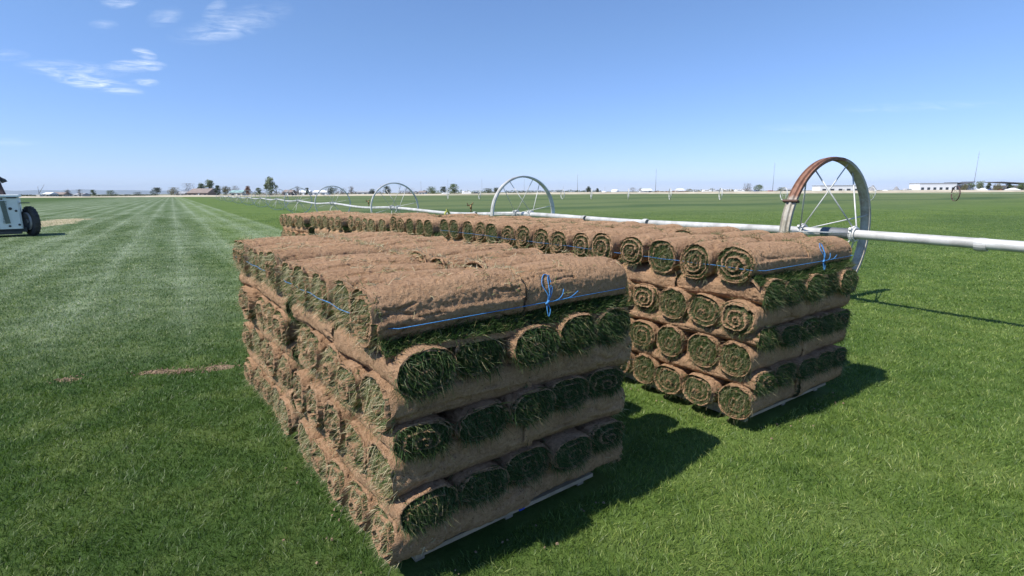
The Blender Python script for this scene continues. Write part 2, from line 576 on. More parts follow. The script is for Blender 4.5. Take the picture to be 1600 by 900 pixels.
def ground_mat():
    m, nt, b = new_mat('field_turf')
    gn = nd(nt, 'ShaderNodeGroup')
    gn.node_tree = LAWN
    geo = nd(nt, 'ShaderNodeNewGeometry')
    sx = nd(nt, 'ShaderNodeSeparateXYZ')
    nt.links.new(geo.outputs['Position'], sx.inputs[0])
    X, Y = sx.outputs[0], sx.outputs[1]
    col = mixrgb(nt, 1.0, gn.outputs[0], (.80, .80, .78), 'MULTIPLY')  # evenly darkened: self-shadow of the grass canopy put into the ground colour
    n8 = noise_n(nt, geo.outputs['Position'], 9.0, 6, .7)
    n1 = noise_n(nt, geo.outputs['Position'], .35, 5, .65)
    soil = ramp(nt, noise_n(nt, geo.outputs['Position'], 22, 5, .7), [(.3, (.15, .105, .065)), (.7, (.30, .215, .14))])
    straw = ramp(nt, noise_n(nt, geo.outputs['Position'], 1.3, 5, .7), [(.3, (.30, .25, .155)), (.7, (.47, .39, .26))])
    for p in BARE:
        col = mixrgb(nt, patch_mask(nt, X, Y, *p, n8), col, soil)
    for p in BARE_FAR:
        col = mixrgb(nt, patch_mask(nt, X, Y, *p, n1), col, straw)
    # bare strip and dry land beyond the field
    nw = noise_n(nt, geo.outputs['Position'], .02, 4, .6)
    edge = mth(nt, 'ADD', Y, mth(nt, 'MULTIPLY', nw, 6.0))
    beyond = mth(nt, 'MULTIPLY', mth(nt, 'SUBTRACT', edge, FIELD_EDGE), .5, clamp=True)
    dry = ramp(nt, noise_n(nt, geo.outputs['Position'], .03, 5, .65), [(.35, (.36, .31, .20)), (.7, (.46, .40, .27))])
    col = mixrgb(nt, beyond, col, dry)
    land = ramp(nt, noise_n(nt, geo.outputs['Position'], .004, 5, .65), [(.35, (.12, .13, .07)), (.55, (.26, .23, .15)), (.75, (.10, .14, .06))])
    col = mixrgb(nt, mth(nt, 'MULTIPLY', mth(nt, 'SUBTRACT', Y, 310.0), .02, clamp=True), col, land)
    nt.links.new(col, b.inputs['Base Color'])
    b.inputs['Roughness'].default_value = .9
    b.inputs['Specular IOR Level'].default_value = .15
    bp = nd(nt, 'ShaderNodeBump')
    bp.inputs['Strength'].default_value = .6
    bp.inputs['Distance'].default_value = .03
    nt.links.new(noise_n(nt, geo.outputs['Position'], 40, 5, .7), bp.inputs['Height'])
    nt.links.new(bp.outputs[0], b.inputs['Normal'])
    return m


def grass_mat():
    m, nt, b = new_mat('lawn_blades')
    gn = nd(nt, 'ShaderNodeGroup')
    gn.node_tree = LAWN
    at = nd(nt, 'ShaderNodeAttribute', attribute_name='tint')
    v = ramp(nt, at.outputs['Fac'], [(0, (.50, .58, .45)), (.5, (1.0, 1.05, .85)), (.86, (1.65, 1.55, 1.25)), (.93, (2.3, 1.8, 1.9)), (1, (3.2, 2.3, 3.6))])
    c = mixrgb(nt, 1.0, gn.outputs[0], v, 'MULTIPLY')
    nt.links.new(c, b.inputs['Base Color'])
    b.inputs['Roughness'].default_value = .48
    b.inputs['Specular IOR Level'].default_value = .4
    tr = nd(nt, 'ShaderNodeBsdfTranslucent')
    nt.links.new(mixrgb(nt, 1.0, c, (1.1, 1.25, .6), 'MULTIPLY'), tr.inputs['Color'])
    mx = nd(nt, 'ShaderNodeMixShader')
    mx.inputs[0].default_value = .3
    nt.links.new(b.outputs[0], mx.inputs[1])
    nt.links.new(tr.outputs[0], mx.inputs[2])
    nt.links.new(mx.outputs[0], nt.nodes['Material Output'].inputs['Surface'])
    return m


M_SOIL = soil_mat()
M_THATCH = simple_mat('sod_thatch', (.085, .085, .035), .9, 0, .5, 60, .6, 120)
M_STRAW_BLADES = blade_mat('dry_and_green_blades', [(0, (.045, .095, .018)), (.30, (.100, .165, .040)), (.45, (.26, .245, .10)), (.72, (.50, .43, .25)), (1, (.64, .56, .37))])
M_GREEN_BLADES = blade_mat('green_blades', [(0, (.022, .054, .012)), (.5, (.052, .105, .026)), (.78, (.10, .150, .045)), (.86, (.22, .20, .09)), (1, (.36, .31, .17))])
M_MIX_BLADES = blade_mat('mixed_blades', [(0, (.025, .060, .012)), (.45, (.055, .110, .025)), (.65, (.14, .155, .055)), (.85, (.28, .24, .12)), (1, (.40, .33, .20))])
M_GROUND = ground_mat()
M_GRASS = grass_mat()
M_WOOD = simple_mat('pale_pallet_wood', (.34, .27, .19), .8, 0, .3, 9, .3, 60)
M_BLUEPAINT = simple_mat('blue_paint', (.03, .07, .42), .6, 0, .2, 20)
M_TWINE = simple_mat('blue_twine', (.03, .17, .50), .7, 0, .35, 120, 0, 1, (.07, .30, .62))
M_ALU = simple_mat('pale_aluminium', (.38, .37, .34), .5, .1, .14, 4.0, .2, 30, (.60, .595, .57))
M_DARKMETAL = simple_mat('dull_grey_metal', (.16, .17, .18), .55, .5, .3, 8)
M_BRASS = simple_mat('weathered_brass', (.20, .13, .06), .5, .6, .4, 20)
M_YELLOW = simple_mat('yellow_fitting', (.42, .42, .10), .5, 0, .2, 9)


def rim_mat(name, rust_amount):
    m, nt, b = new_mat(name)
    tcn = nd(nt, 'ShaderNodeTexCoord')
    sx = nd(nt, 'ShaderNodeSeparateXYZ')
    nt.links.new(tcn.outputs['Object'], sx.inputs[0])
    n1 = noise_n(nt, tcn.outputs['Object'], 3.0, 6, .7)
    n2 = noise_n(nt, tcn.outputs['Object'], 18.0, 5, .7)
    clean = ramp(nt, n1, [(.3, (.30, .27, .22)), (.7, (.60, .57, .50))])
    rust = ramp(nt, n2, [(.3, (.13, .060, .038)), (.7, (.30, .155, .105))])
    # a rusted sector of the rim: upper part on the +Y side of the wheel
    ang = mth(nt, 'ARCTAN2', sx.outputs[2], sx.outputs[1])
    d = mth(nt, 'ABSOLUTE', mth(nt, 'SUBTRACT', ang, 1.13))
    sector = mth(nt, 'MULTIPLY', mth(nt, 'SUBTRACT', .66, d), 14.0, clamp=True)
    streak_ = mth(nt, 'MULTIPLY', mth(nt, 'SUBTRACT', n1, .53), 5.0, clamp=True)
    f = mth(nt, 'MAXIMUM', mth(nt, 'MULTIPLY', sector, rust_amount), mth(nt, 'MULTIPLY', streak_, .75))
    n3 = noise_n(nt, tcn.outputs['Object'], 7.0, 6, .72)
    clean = mixrgb(nt, mth(nt, 'MULTIPLY', mth(nt, 'SUBTRACT', n3, .46), 4.0, clamp=True), clean, (.22, .19, .13))
    nt.links.new(mixrgb(nt, f, clean, rust), b.inputs['Base Color'])
    b.inputs['Roughness'].default_value = .8
    b.inputs['Metallic'].default_value = .0
    b.inputs['Specular IOR Level'].default_value = .2
    return m


M_RIM_RUSTY = rim_mat('rusted_rim', .95)
M_RIM = simple_mat('galvanised_rim', (.50, .49, .45), .6, .05, .2, 4.0, .1, 30, (.72, .71, .68))

# ------------------------------------------------------------------ ground, bank, hills
ys = [-60, -20, 0, 20, 60, 150, 262, 320, 600, 1500, 4000, 18500]
xs = [-24000, -9000, -2500, -800, -250, -60, 0, 60, 250, 800, 2500, 9000, 24000]
g = MB()
g.v = [(x, y, 0.0) for y in ys for x in xs]
nx = len(xs)
for j in range(len(ys) - 1):
    for i in range(nx - 1):
        g.f.append((j * nx + i, j * nx + i + 1, (j + 1) * nx + i + 1, (j + 1) * nx + i))
        g.m.append(0)
        g.s.append(False)
tag(g.build('ground', M_GROUND), kind='structure')

M_BANK = simple_mat('bare_bank_soil', (.40, .35, .25), .95, 0, .22, .15, 0, 1, (.52, .46, .34))
g = MB()
prev = None
N = 120
for i in range(N + 1):
    x = -420 + 900 * i / N
    h = .55 + .5 * mnoise.noise(Vector((x * .02, 3.1, 0))) + (.55 if x > 20 else .55 * max(0, (x + 60) / 80) if x > -60 else 0)
    h = max(.25, h)
    yc = 285 + 4 * mnoise.noise(Vector((x * .01, 8, 0)))
    g.v += [(x, yc - 9, -.05), (x, yc - 4, h * .75), (x, yc, h), (x, yc + 8, h * .8), (x, yc + 16, -.05)]
    if i:
        for k in range(4):
            b0 = (i - 1) * 5 + k
            g.f.append((b0, b0 + 1, b0 + 6, b0 + 5)[::-1])
            g.m.append(0)
            g.s.append(True)
tag(g.build('ground_bank', M_BANK), kind='structure')

M_HILL = simple_mat('far_hill_scrub', (.13, .13, .10), .95, 0, .25, .0008)


def ridge(name, y, x0, x1, n, hfun, depth=900.0):
    mb = MB()
    for i in range(n + 1):
        x = x0 + (x1 - x0) * i / n
        h = max(0.0, hfun(x))
        mb.v += [(x, y - depth * .5, -2), (x, y - depth * .2, h * .55), (x, y, h), (x, y + depth * .5, -2)]
        if i:
            for k in range(3):
                b0 = (i - 1) * 4 + k
                mb.f.append((b0, b0 + 4, b0 + 5, b0 + 1))
                mb.m.append(0)
                mb.s.append(True)
    return tag(mb.build(name, M_HILL), kind='structure')


ridge('hills', 16000, -21000, 1500, 120,
      lambda x: 135 + 70 * mnoise.noise(Vector((x * .0004, 0, 0))) + 30 * mnoise.noise(Vector((x * .0015, 5, 0))) - max(0, (x + 11500) * .030), 2500)

# ------------------------------------------------------------------ sod rolls
ROLL_L, ROLL_RX = .60, .118


def roll_meshes(seed, ry, rz, style, turns=3.6, ecc=.0, amp=1.0, na=84, nl=70, nblade=620, sq=2.35, L=ROLL_L, crack=1.0):
    """(body mesh, blade mesh): a rolled strip of turf lying along X, soil outside, grass showing in the coil of
    the -X end. style: straw, green or mixed blades"""
    rnd = random.Random(seed)
    so = Vector((seed * 7.3, seed * 3.1, seed * 1.7))
    verts, f4, mi = [], [], []
    phase0 = rnd.uniform(0, 2 * math.pi)
    ell = 2.0 / sq
    FS = {'mixed': .64, 'straw': .52, 'green': .80}[style]
    JIT = {'mixed': .009, 'straw': .014, 'green': .003}[style]

    def sect(th):
        c, s = math.cos(th), math.sin(th)
        return (math.copysign(abs(c) ** ell, c) * ry, math.copysign(abs(s) ** ell, s) * rz)

    def wob(th):
        # unit wobble of the outline, periodic in th
        return 1 + .045 * mnoise.noise(Vector((math.cos(th) * .9, math.sin(th) * .9, seed * 2.7))) \
            + .02 * mnoise.noise(Vector((math.cos(th) * 3, math.sin(th) * 3, seed * 1.3)))

    # body
    for i in range(nl + 1):
        t = i / nl
        x = -L / 2 + L * t
        edge = min(t, 1 - t) * nl
        for k in range(na):
            th = 2 * math.pi * k / na
            y, z = sect(th)
            p = Vector((x, y, z)) + so
            d = amp * (.009 * mnoise.noise(p * 4.5) + .0038 * mnoise.noise(p * 16) + .0040 * mnoise.noise(p * 44)) + .0032 * mnoise.noise(p * 92)
            cr = abs(mnoise.noise(Vector((x * 4.0, th * 2.2, seed * 5.1))))
            cr2 = mnoise.noise(Vector((x * 3.0, th * 1.1, seed * 9.7 + 4)))
            if cr < .055 and cr2 > .0:
                d -= .011 * crack * (1 - cr / .055)
            # the loose end of the strip leaves a step along the roll
            dphi = (th - phase0) % (2 * math.pi)
            d -= .014 * (dphi / (2 * math.pi)) ** 2
            k2 = 1 + d / max(ry, rz)
            s = wob(th) * k2 * (1.0 if edge >= 1 else .965)
            xe = x + (.0 if edge >= 1.5 else .010 * mnoise.noise(Vector((math.cos(th) * 3.5, math.sin(th) * 3.5, seed + x))))
            sag = -.010 * (abs(2 * t - 1) ** 2)
            verts.append((xe, y * s, z * s + sag))
    for i in range(nl):
        for k in range(na):
            k2 = (k + 1) % na
            f4.append((i * na + k, i * na + k2, (i + 1) * na + k2, (i + 1) * na + k))
            mi.append(0)
    # coil ends
    nr = 34
    pitch = 1.0 / turns
    roots, outs, tints = [], [], []
    for end in (0, 1):
        sx_ = -1 if end == 0 else 1
        base = len(verts)
        ringi = 0 if end == 0 else nl
        cone = rnd.uniform(-.01, .035)
        slump = rnd.uniform(.0, .02)

        def phi(rho, th):
            return ((rho + .055 * mnoise.noise(Vector((rho * 4, math.cos(th) * 2.2, math.sin(th) * 2.2 + seed))) + .03 * mnoise.noise(Vector((rho * 14, math.cos(th) * 8, math.sin(th) * 8 + seed)))) / pitch
                    - ((th - phase0) % (2 * math.pi)) / (2 * math.pi)) % 1.0

        # the outer edge ring: reuse the body's ring
        for r in range(nr):
            rho = .955 * (1 - r / nr)
            for k in range(na):
                th = 2 * math.pi * k / na
                y, z = sect(th)
                f = phi(rho, th)
                soil = f > FS or rho > .94
                depth = 0.0 if soil else -.020
                jit = .008 * mnoise.noise(Vector((rho * 9, math.cos(th) * 5, math.sin(th) * 5 + seed * 3)))
                turn = math.floor(rho / pitch - ((th - phase0) % (2 * math.pi)) / (2 * math.pi))
                jit += JIT * math.sin(turn * 2.1 + seed)
                xx = sx_ * (L / 2 + depth + jit + cone * (1 - rho))
                s = rho * wob(th)
                verts.append((xx + sx_ * slump * (.5 - .5 * math.sin(th)) * rho, y * s, z * s - .010 - ecc * rz * (1 - rho) ** .9))
        for r in range(-1, nr - 1):
            for k in range(na):
                k2 = (k + 1) % na
                if r < 0:
                    a0, a1 = ringi * na + k, ringi * na + k2
                else:
                    a0, a1 = base + r * na + k, base + r * na + k2
                b0, b1 = base + (r + 1) * na + k, base + (r + 1) * na + k2
                f4.append((a0, b0, b1, a1) if end == 0 else (a0, a1, b1, b0))
                rho = .955 * (1 - (r + .5) / nr)
                th = 2 * math.pi * (k + .5) / na
                mi.append(0 if (phi(rho, th) > FS or rho > .93) else 1)
        cidx = len(verts)
        verts.append((sx_ * (L / 2 - .015 + cone), 0, -.01 - ecc * rz))
        f3c = [(base + (nr - 1) * na + k, cidx, base + (nr - 1) * na + (k + 1) % na) if end == 0 else
               (base + (nr - 1) * na + (k + 1) % na, cidx, base + (nr - 1) * na + k) for k in range(na)]
        if end == 0:
            f3all = f3c
        else:
            f3all = f3all + f3c
        if end == 0:
            cnt = 0
            while cnt < nblade:
                rho = math.sqrt(rnd.random()) * .95
                th = rnd.uniform(0, 2 * math.pi)
                f = phi(rho, th)
                keep = .10 if f > FS else 1.0
                if style == 'green':
                    keep = .95 if f > FS else 1.0
                if rnd.random() > keep:
                    continue
                y, z = sect(th)
                s = rho * wob(th)
                roots.append((-(L / 2) + (.018 if f < FS else .004), y * s, z * s - .010 - ecc * rz * (1 - rho) ** .9))
                # blades point inward out of the coil (grass side faces the centre)
                inw = Vector((0, -y, -z)).normalized()
                outs.append((-1.0 + rnd.uniform(-.2, .3), inw.y * .45 + rnd.gauss(0, .70), inw.z * .45 + rnd.gauss(0, .70) - .22))
                tints.append(rnd.random())
                cnt += 1
    # dry wisps: some on the inner rim, some lying flat on the soil
    n_end = len(roots)
    for q in range(48 if style != 'green' else 30):
        th = rnd.gauss(math.pi / 2, .55)
        y, z = sect(th)
        s = wob(th)
        roots.append((L / 2 - rnd.uniform(0, .03), y * s, z * s - .012))
        outs.append((.5 + rnd.gauss(0, .4), rnd.gauss(0, .5), .45 + rnd.gauss(0, .25)))
        tints.append(rnd.uniform(.55, 1))
    cl = [(rnd.uniform(-.27, .27), rnd.gauss(math.pi / 2, .8)) for q in range(4)]
    for q in range(90):
        cx, ct = rnd.choice(cl) if q % 3 else (rnd.uniform(-.29, .29), rnd.gauss(math.pi / 2, 1.0))
        x, th = max(-.295, min(.295, cx + rnd.gauss(0, .022))), ct + rnd.gauss(0, .16)
        y, z = sect(th)
        s = wob(th)
        nrm = Vector((0, y / ry ** 2, z / rz ** 2)).normalized()
        roots.append((x, y * s, z * s - .006))
        tg = Vector((rnd.gauss(0, 1), rnd.gauss(0, .6) * nrm.z, -rnd.gauss(0, .6) * nrm.y)) + nrm * .45
        outs.append(tuple(tg))
        tints.append(rnd.uniform(.3, 1))
    me = bpy.data.meshes.new('sod_roll')
    me.from_pydata(verts, [], [tuple(f) for f in f4] + [tuple(f) for f in f3all])
    me.materials.append(M_SOIL)
    me.materials.append(M_THATCH)
    me.polygons.foreach_set('material_index', mi + [1] * len(f3all))
    me.polygons.foreach_set('use_smooth', [i < nl * na for i in range(len(f4))] + [False] * len(f3all))
    me.update()
    roots = np.array(roots)
    up = np.array(outs)
    up /= np.linalg.norm(up, axis=1, keepdims=True)
    n = len(roots)
    ln = RNG.uniform(.022, .055, n) if style != 'straw' else RNG.uniform(.024, .060, n)
    if style == 'green':
        ln *= .92
    ln[n_end:] *= .75
    bend = RNG.normal(0, .36, (n, 3)) + np.array([0, 0, -.40])
    bend[n_end:] = RNG.normal(0, .25, (n - n_end, 3)) + np.array([0, 0, -.15])
    v, q, t3, tt = blades(roots, up, ln, RNG.uniform(.0018, .0034, n), bend, np.array(tints))
    bm = fast_mesh('grass_blades', v, q, t3, [{'straw': M_STRAW_BLADES, 'green': M_GREEN_BLADES, 'mixed': M_MIX_BLADES}[style]], tt)
    return me, bm


LZ = [1.034, .858, .724, .592, .457, .322, .187]          # layer centres, top first
RZ_TOP, RZ_LOW, RZ_FLAT = .108, .100, .066

VAR = {}
for i, st in enumerate(['green', 'green', 'green', 'green']):
    VAR.setdefault(('flat', st), []).append(roll_meshes(80 + i, .124, RZ_FLAT, st, turns=3.0, nblade=2900, sq=2.6, ecc=.2))
for i, st in enumerate(['green', 'green', 'green']):
    VAR.setdefault(('second', st), []).append(roll_meshes(90 + i, .121, .080, st, turns=3.0, nblade=3000, sq=2.4, ecc=.2))
for i, st in enumerate(['straw', 'straw', 'straw', 'straw', 'straw', 'mixed', 'mixed', 'mixed', 'mixed', 'mixed']):
    VAR.setdefault(('low', st), []).append(roll_meshes(20 + i, (.116, .124, .127, .112, .122)[i % 5], RZ_LOW * (1.0, .9, 1.06, 1.08, .95)[i % 5], st, turns=3.3, nblade={'green': 2300, 'mixed': 1700, 'straw': 900}[st], sq=2.45, ecc=.24))
for i, st in enumerate(['straw', 'straw', 'mixed', 'mixed', 'mixed']):
    VAR.setdefault(('top', st), []).append(roll_meshes(40 + i, .113 + .003 * (i % 3), RZ_TOP + (.004, -.004, .007, .0, .008)[i], st, turns=(3.6, 4.0, 3.3, 3.8, 4.1)[i], nblade=1350, amp=.6, sq=2.35, ecc=.08, crack=1.25))
VAR[('hero', 'straw')] = [roll_meshes(61 + i, .133, RZ_TOP + .004, 'straw', na=150, nl=140, nblade=1150, sq=2.3, crack=1.1, ecc=.1, amp=.65) for i in range(2)]
VAR[('hero', 'mixed')] = [roll_meshes(64 + i, .133, RZ_TOP + .004, 'mixed', na=120, nl=100, nblade=1400, sq=2.2, crack=.9, ecc=.08, amp=.65) for i in range(2)]


def flap_meshes(seed):
    """the unrolled last turn of a top roll, lying out in front of it, grass side up. Local: X along the roll,
    -Y out towards the viewer; origin under the roll"""
    rnd = random.Random(seed)
    nxs, nys = 44, 14
    v, f, mi = [], [], []
    L = ROLL_L * .985
    th = .026
    prof = lambda s: (-.03 - .115 * s, .034 + .026 * math.sin(min(1, s * 1.3) * 1.6) * (1 - s) - .040 * s * s)
    tops = []
    for lay in (0, 1):
        for j in range(nys + 1):
            s = j / nys
            for i in range(nxs + 1):
                x = -L / 2 + L * i / nxs
                ln = 1 + .16 * mnoise.noise(Vector((x * 5, seed, 0))) + .07 * mnoise.noise(Vector((x * 22, seed, 3)))
                y, z = prof(s)
                y = -.03 + (y + .03) * ln
                z += .012 * mnoise.noise(Vector((x * 6, s * 2, seed))) - .02 * s * mnoise.noise(Vector((x * 3, 2, seed)))
                if lay:
                    z -= th * (1 + .3 * mnoise.noise(Vector((x * 18, s * 5, seed))))
                v.append((x, y, z))
    W = nxs + 1
    off = (nys + 1) * W
    for j in range(nys):
        for i in range(nxs):
            a = j * W + i
            f.append((a, a + W, a + W + 1, a + 1))
            mi.append(1)
            a += off
            f.append((a, a + 1, a + W + 1, a + W))
            mi.append(0)
    for i in range(nxs):
        a = nys * W + i
        f.append((a, a + off, a + off + 1, a + 1))
        mi.append(0)
    for j in range(nys):
        for i in (0, nxs):
            a = j * W + i
            q = (a, a + off, a + off + W, a + W)
            f.append(q if i == 0 else q[::-1])
            mi.append(0)
    me = bpy.data.meshes.new('loose_flap')
    me.from_pydata(v, [], f)
    me.materials.append(M_SOIL)
    me.materials.append(M_THATCH)
    me.polygons.foreach_set('material_index', mi)
    me.update()
    n = 4200
    P_ = np.array(v[:off]).reshape(nys + 1, W, 3)
    jj = RNG.integers(0, nys + 1, n)
    ii = RNG.integers(0, W, n)
    roots = P_[jj, ii] + RNG.uniform(-.008, .008, (n, 3)) * np.array([1, 1, 0])
    up = np.array([0, -.35, .8]) + RNG.normal(0, .35, (n, 3))
    up /= np.linalg.norm(up, axis=1, keepdims=True)
    b, q, t3, tt = blades(roots, up, RNG.uniform(.025, .055, n), RNG.uniform(.0022, .004, n),
                          RNG.normal(0, .25, (n, 3)) + np.array([0, -.2, -.3]), RNG.random(n) * .93)
    return me, fast_mesh('grass_blades', b, q, t3, [M_GREEN_BLADES], tt)


FLAPS = [flap_meshes(3), flap_meshes(8)]

ORD = ['first', 'second', 'third', 'fourth', 'fifth', 'sixth', 'seventh', 'eighth', 'ninth', 'tenth']
LAYER_WORD = ['top', 'second', 'third', 'fourth', 'fifth', 'sixth', 'bottom']
SOD_GROUP = 'sod rolls stacked on the pallets'
n_rolls = 0


def place_roll(kind, style, pos, ax, flip, label, rnd, blades_on=True, flap=None, scale=1.0, idx=None):
    """ax: heading (radians) of the roll's +X; the grassy coil is at its -X end unless flip"""
    global n_rolls
    pool = VAR[(kind, style)]
    body, bl = pool[rnd.randrange(len(pool)) if idx is None else idx % len(pool)]
    o = link_mesh('sod_roll', body)
    rz = ax + (math.pi if flip else 0) + rnd.gauss(0, R(1.0))
    o.location = pos
    o.rotation_euler = (rnd.gauss(0, R(3)), rnd.gauss(0, R(.8)), rz)
    o.scale = (scale, rnd.uniform(.96, 1.03) * (1 if flap is not None or rnd.random() < .5 else -1), rnd.uniform(.96, 1.04))
    tag(o, label, 'sod roll', SOD_GROUP)
    if blades_on:
        link_mesh('grass_blades', bl, o)
    if flap is not None:
        fm, fb = FLAPS[flap]
        fo = link_mesh('loose_flap', fm, o)
        fo.matrix_local = Matrix.Rotation(math.pi if flip else 0, 4, 'Z') @ Matrix.Translation((0, 0, -RZ_TOP - .002))
        link_mesh('grass_blades', fb, fo)
    n_rolls += 1
    return o


def stack(name, origin, yaw, keep, W=1.2, seed=1, z0=0.0, over=0.0, styles=('straw', 'green'), hero=False, rows_top=5, pitch=.272, D=1.22, first_s=.135):
    """one pallet of sod: layers alternate between rolls lying across (two columns) and rolls lying along the row.
    keep(layer, row_or_column, side) says which rolls the photo shows. origin = near bottom corner"""
    rnd = random.Random(seed)
    d1 = Vector((math.cos(yaw), math.sin(yaw), 0))
    d2 = Vector((-math.sin(yaw), math.cos(yaw), 0))
    for li in range(7):
        z = LZ[li] + z0
        grow = over * (1 - li / 6.0)
        if li % 2 == 0:
            rows = rows_top if li == 0 else 5
            sp = pitch if li == 0 else .242
            s0 = first_s if li == 0 else .105
            for r in range(rows):
                for side in (0, 1):
                    if not keep(li, r, side):
                        continue
                    kk = 'hero' if (hero and li == 0 and r == 0) else ('top' if li == 0 else 'low')
                    st = styles[0]
                    c = W * (.25 if side == 0 else .75) - grow * (1.0 if side == 0 else .55) + rnd.gauss(0, .010)
                    p = Vector(origin) + d1 * c + d2 * (s0 + sp * r + rnd.gauss(0, .006)) + Vector((0, 0, z + rnd.gauss(0, .010 if li == 0 and r else .003)))
                    lab = 'sod roll in %s layer, %s half, %s from front, %s' % (LAYER_WORD[li], 'lawn-side' if side == 0 else 'wheel-side', ORD[r], name)
                    fl = None
                    if li == 0 and r == 0:
                        fl = side
                    place_roll(kk, st, p, yaw, side == 1, lab, rnd, blades_on=True, flap=fl,
                               scale=1.0 + (grow * .5 / .6 if side == 0 else grow * .3), idx=side if kk == 'hero' else None)
        else:
            for c_ in range(5):
                for half in (0, 1):
                    if not keep(li, c_, half):
                        continue
                    c = W * (c_ + .5) / 5 - grow * (1 - c_ / 5) + rnd.gauss(0, .006)
                    s = (.268 if li == 1 else .280) + half * .62 + rnd.gauss(0, .012)
                    p = Vector(origin) + d1 * c + d2 * s + Vector((0, 0, z + rnd.gauss(0, .003)))
                    lab = 'sod roll in %s layer, %s half, %s from lawn side, %s' % (LAYER_WORD[li], 'front' if half == 0 else 'rear', ORD[c_], name)
                    place_roll('second' if li == 1 else 'flat', styles[1], p, yaw + math.pi / 2, half == 1, lab, rnd, blades_on=True)


S1_O = Vector((-.425, 1.675, 0))
S2_O = Vector((1.43, 2.93, 0))
full = lambda li, r, s: True if li % 2 == 0 else (s == 0 or r in (0, 4))
stack('near stack of short row', S1_O, YAW, full, seed=5, over=.0, styles=('straw', 'green'), hero=True)
S1B_O = S1_O + D2 * 1.37 + D1 * .0


def keep_b(li, r, s):
    if li == 0:
        return True
    if li % 2 == 0:
        return s == 0
    return r == 0 or (s == 0 and r < 3)


stack('far stack of short row', S1B_O, YAW + R(.3), keep_b, seed=9, over=.0, styles=('straw', 'green'))
stack('first stack of long row', S2_O, R(34.5), full, W=1.14, seed=14, over=.02, styles=('mixed', 'green'), hero=True)


def keep_c(li, r, s):
    if li == 0:
        return True
    if li % 2:
        return r == 0 or (s == 0 and r == 1)
    return s == 0


def keep_d(li, r, s):
    return li == 0 or (li == 1 and r == 0) or (li == 2 and s == 0)


LONG = [(1.43, 2.93, 34.5)]
ROW = [  # near bottom corner of each further pallet of the long row, yaw, z drop
    (0.66, 4.13, 35.5, 0.0), (-.10, 5.16, 35.0, .01), (-.93, 6.35, 36.5, -.02), (-1.78, 7.42, 40.0, -.04), (-2.72, 8.42, 42.0, -.06), (-3.70, 9.42, 43.0, -.07)]
for i, (x, y, yw, dz) in enumerate(ROW):
    stack('%s stack of long row' % ORD[i + 1] if i < len(ROW) - 1 else 'last stack of long row', (x, y, 0), R(yw), keep_c if i < 2 else keep_d,
          seed=20 + i, z0=dz, over=.02, styles=('mixed' if i < 3 else 'straw', 'green'), pitch=.258)

# ------------------------------------------------------------------ pallets
def pallet(origin, yaw, label, mark=None):
    root = empty('wooden_pallet', origin, yaw)
    tag(root, label, 'pallet', 'pallets under the sod stacks')
    mb = MB()
    for k in range(7):
        mb.box((.585, .045 + k * .17, .066), (.97, .09, .018))
    mb.build('deck', M_WOOD, root)
    for x in (.14, .585, 1.03):
        b = MB()
        b.box((x, .555, .0315), (.04, 1.02, .051))
        b.build('stringer', M_WOOD, root)
    if mark is not None:
        mb = MB()
        mb.box((mark, -.0015, .066), (.03, .003, .0184))
        mb.build('paint_mark', M_BLUEPAINT, root)
    return root


pallet(S1_O + D2 * .055, YAW, 'pale wooden pallet with a blue paint mark under the near stack of short row', .62)
pallet(S2_O + D2 * .055, R(34.5), 'pale wooden pallet with no paint mark under the first stack of long row')

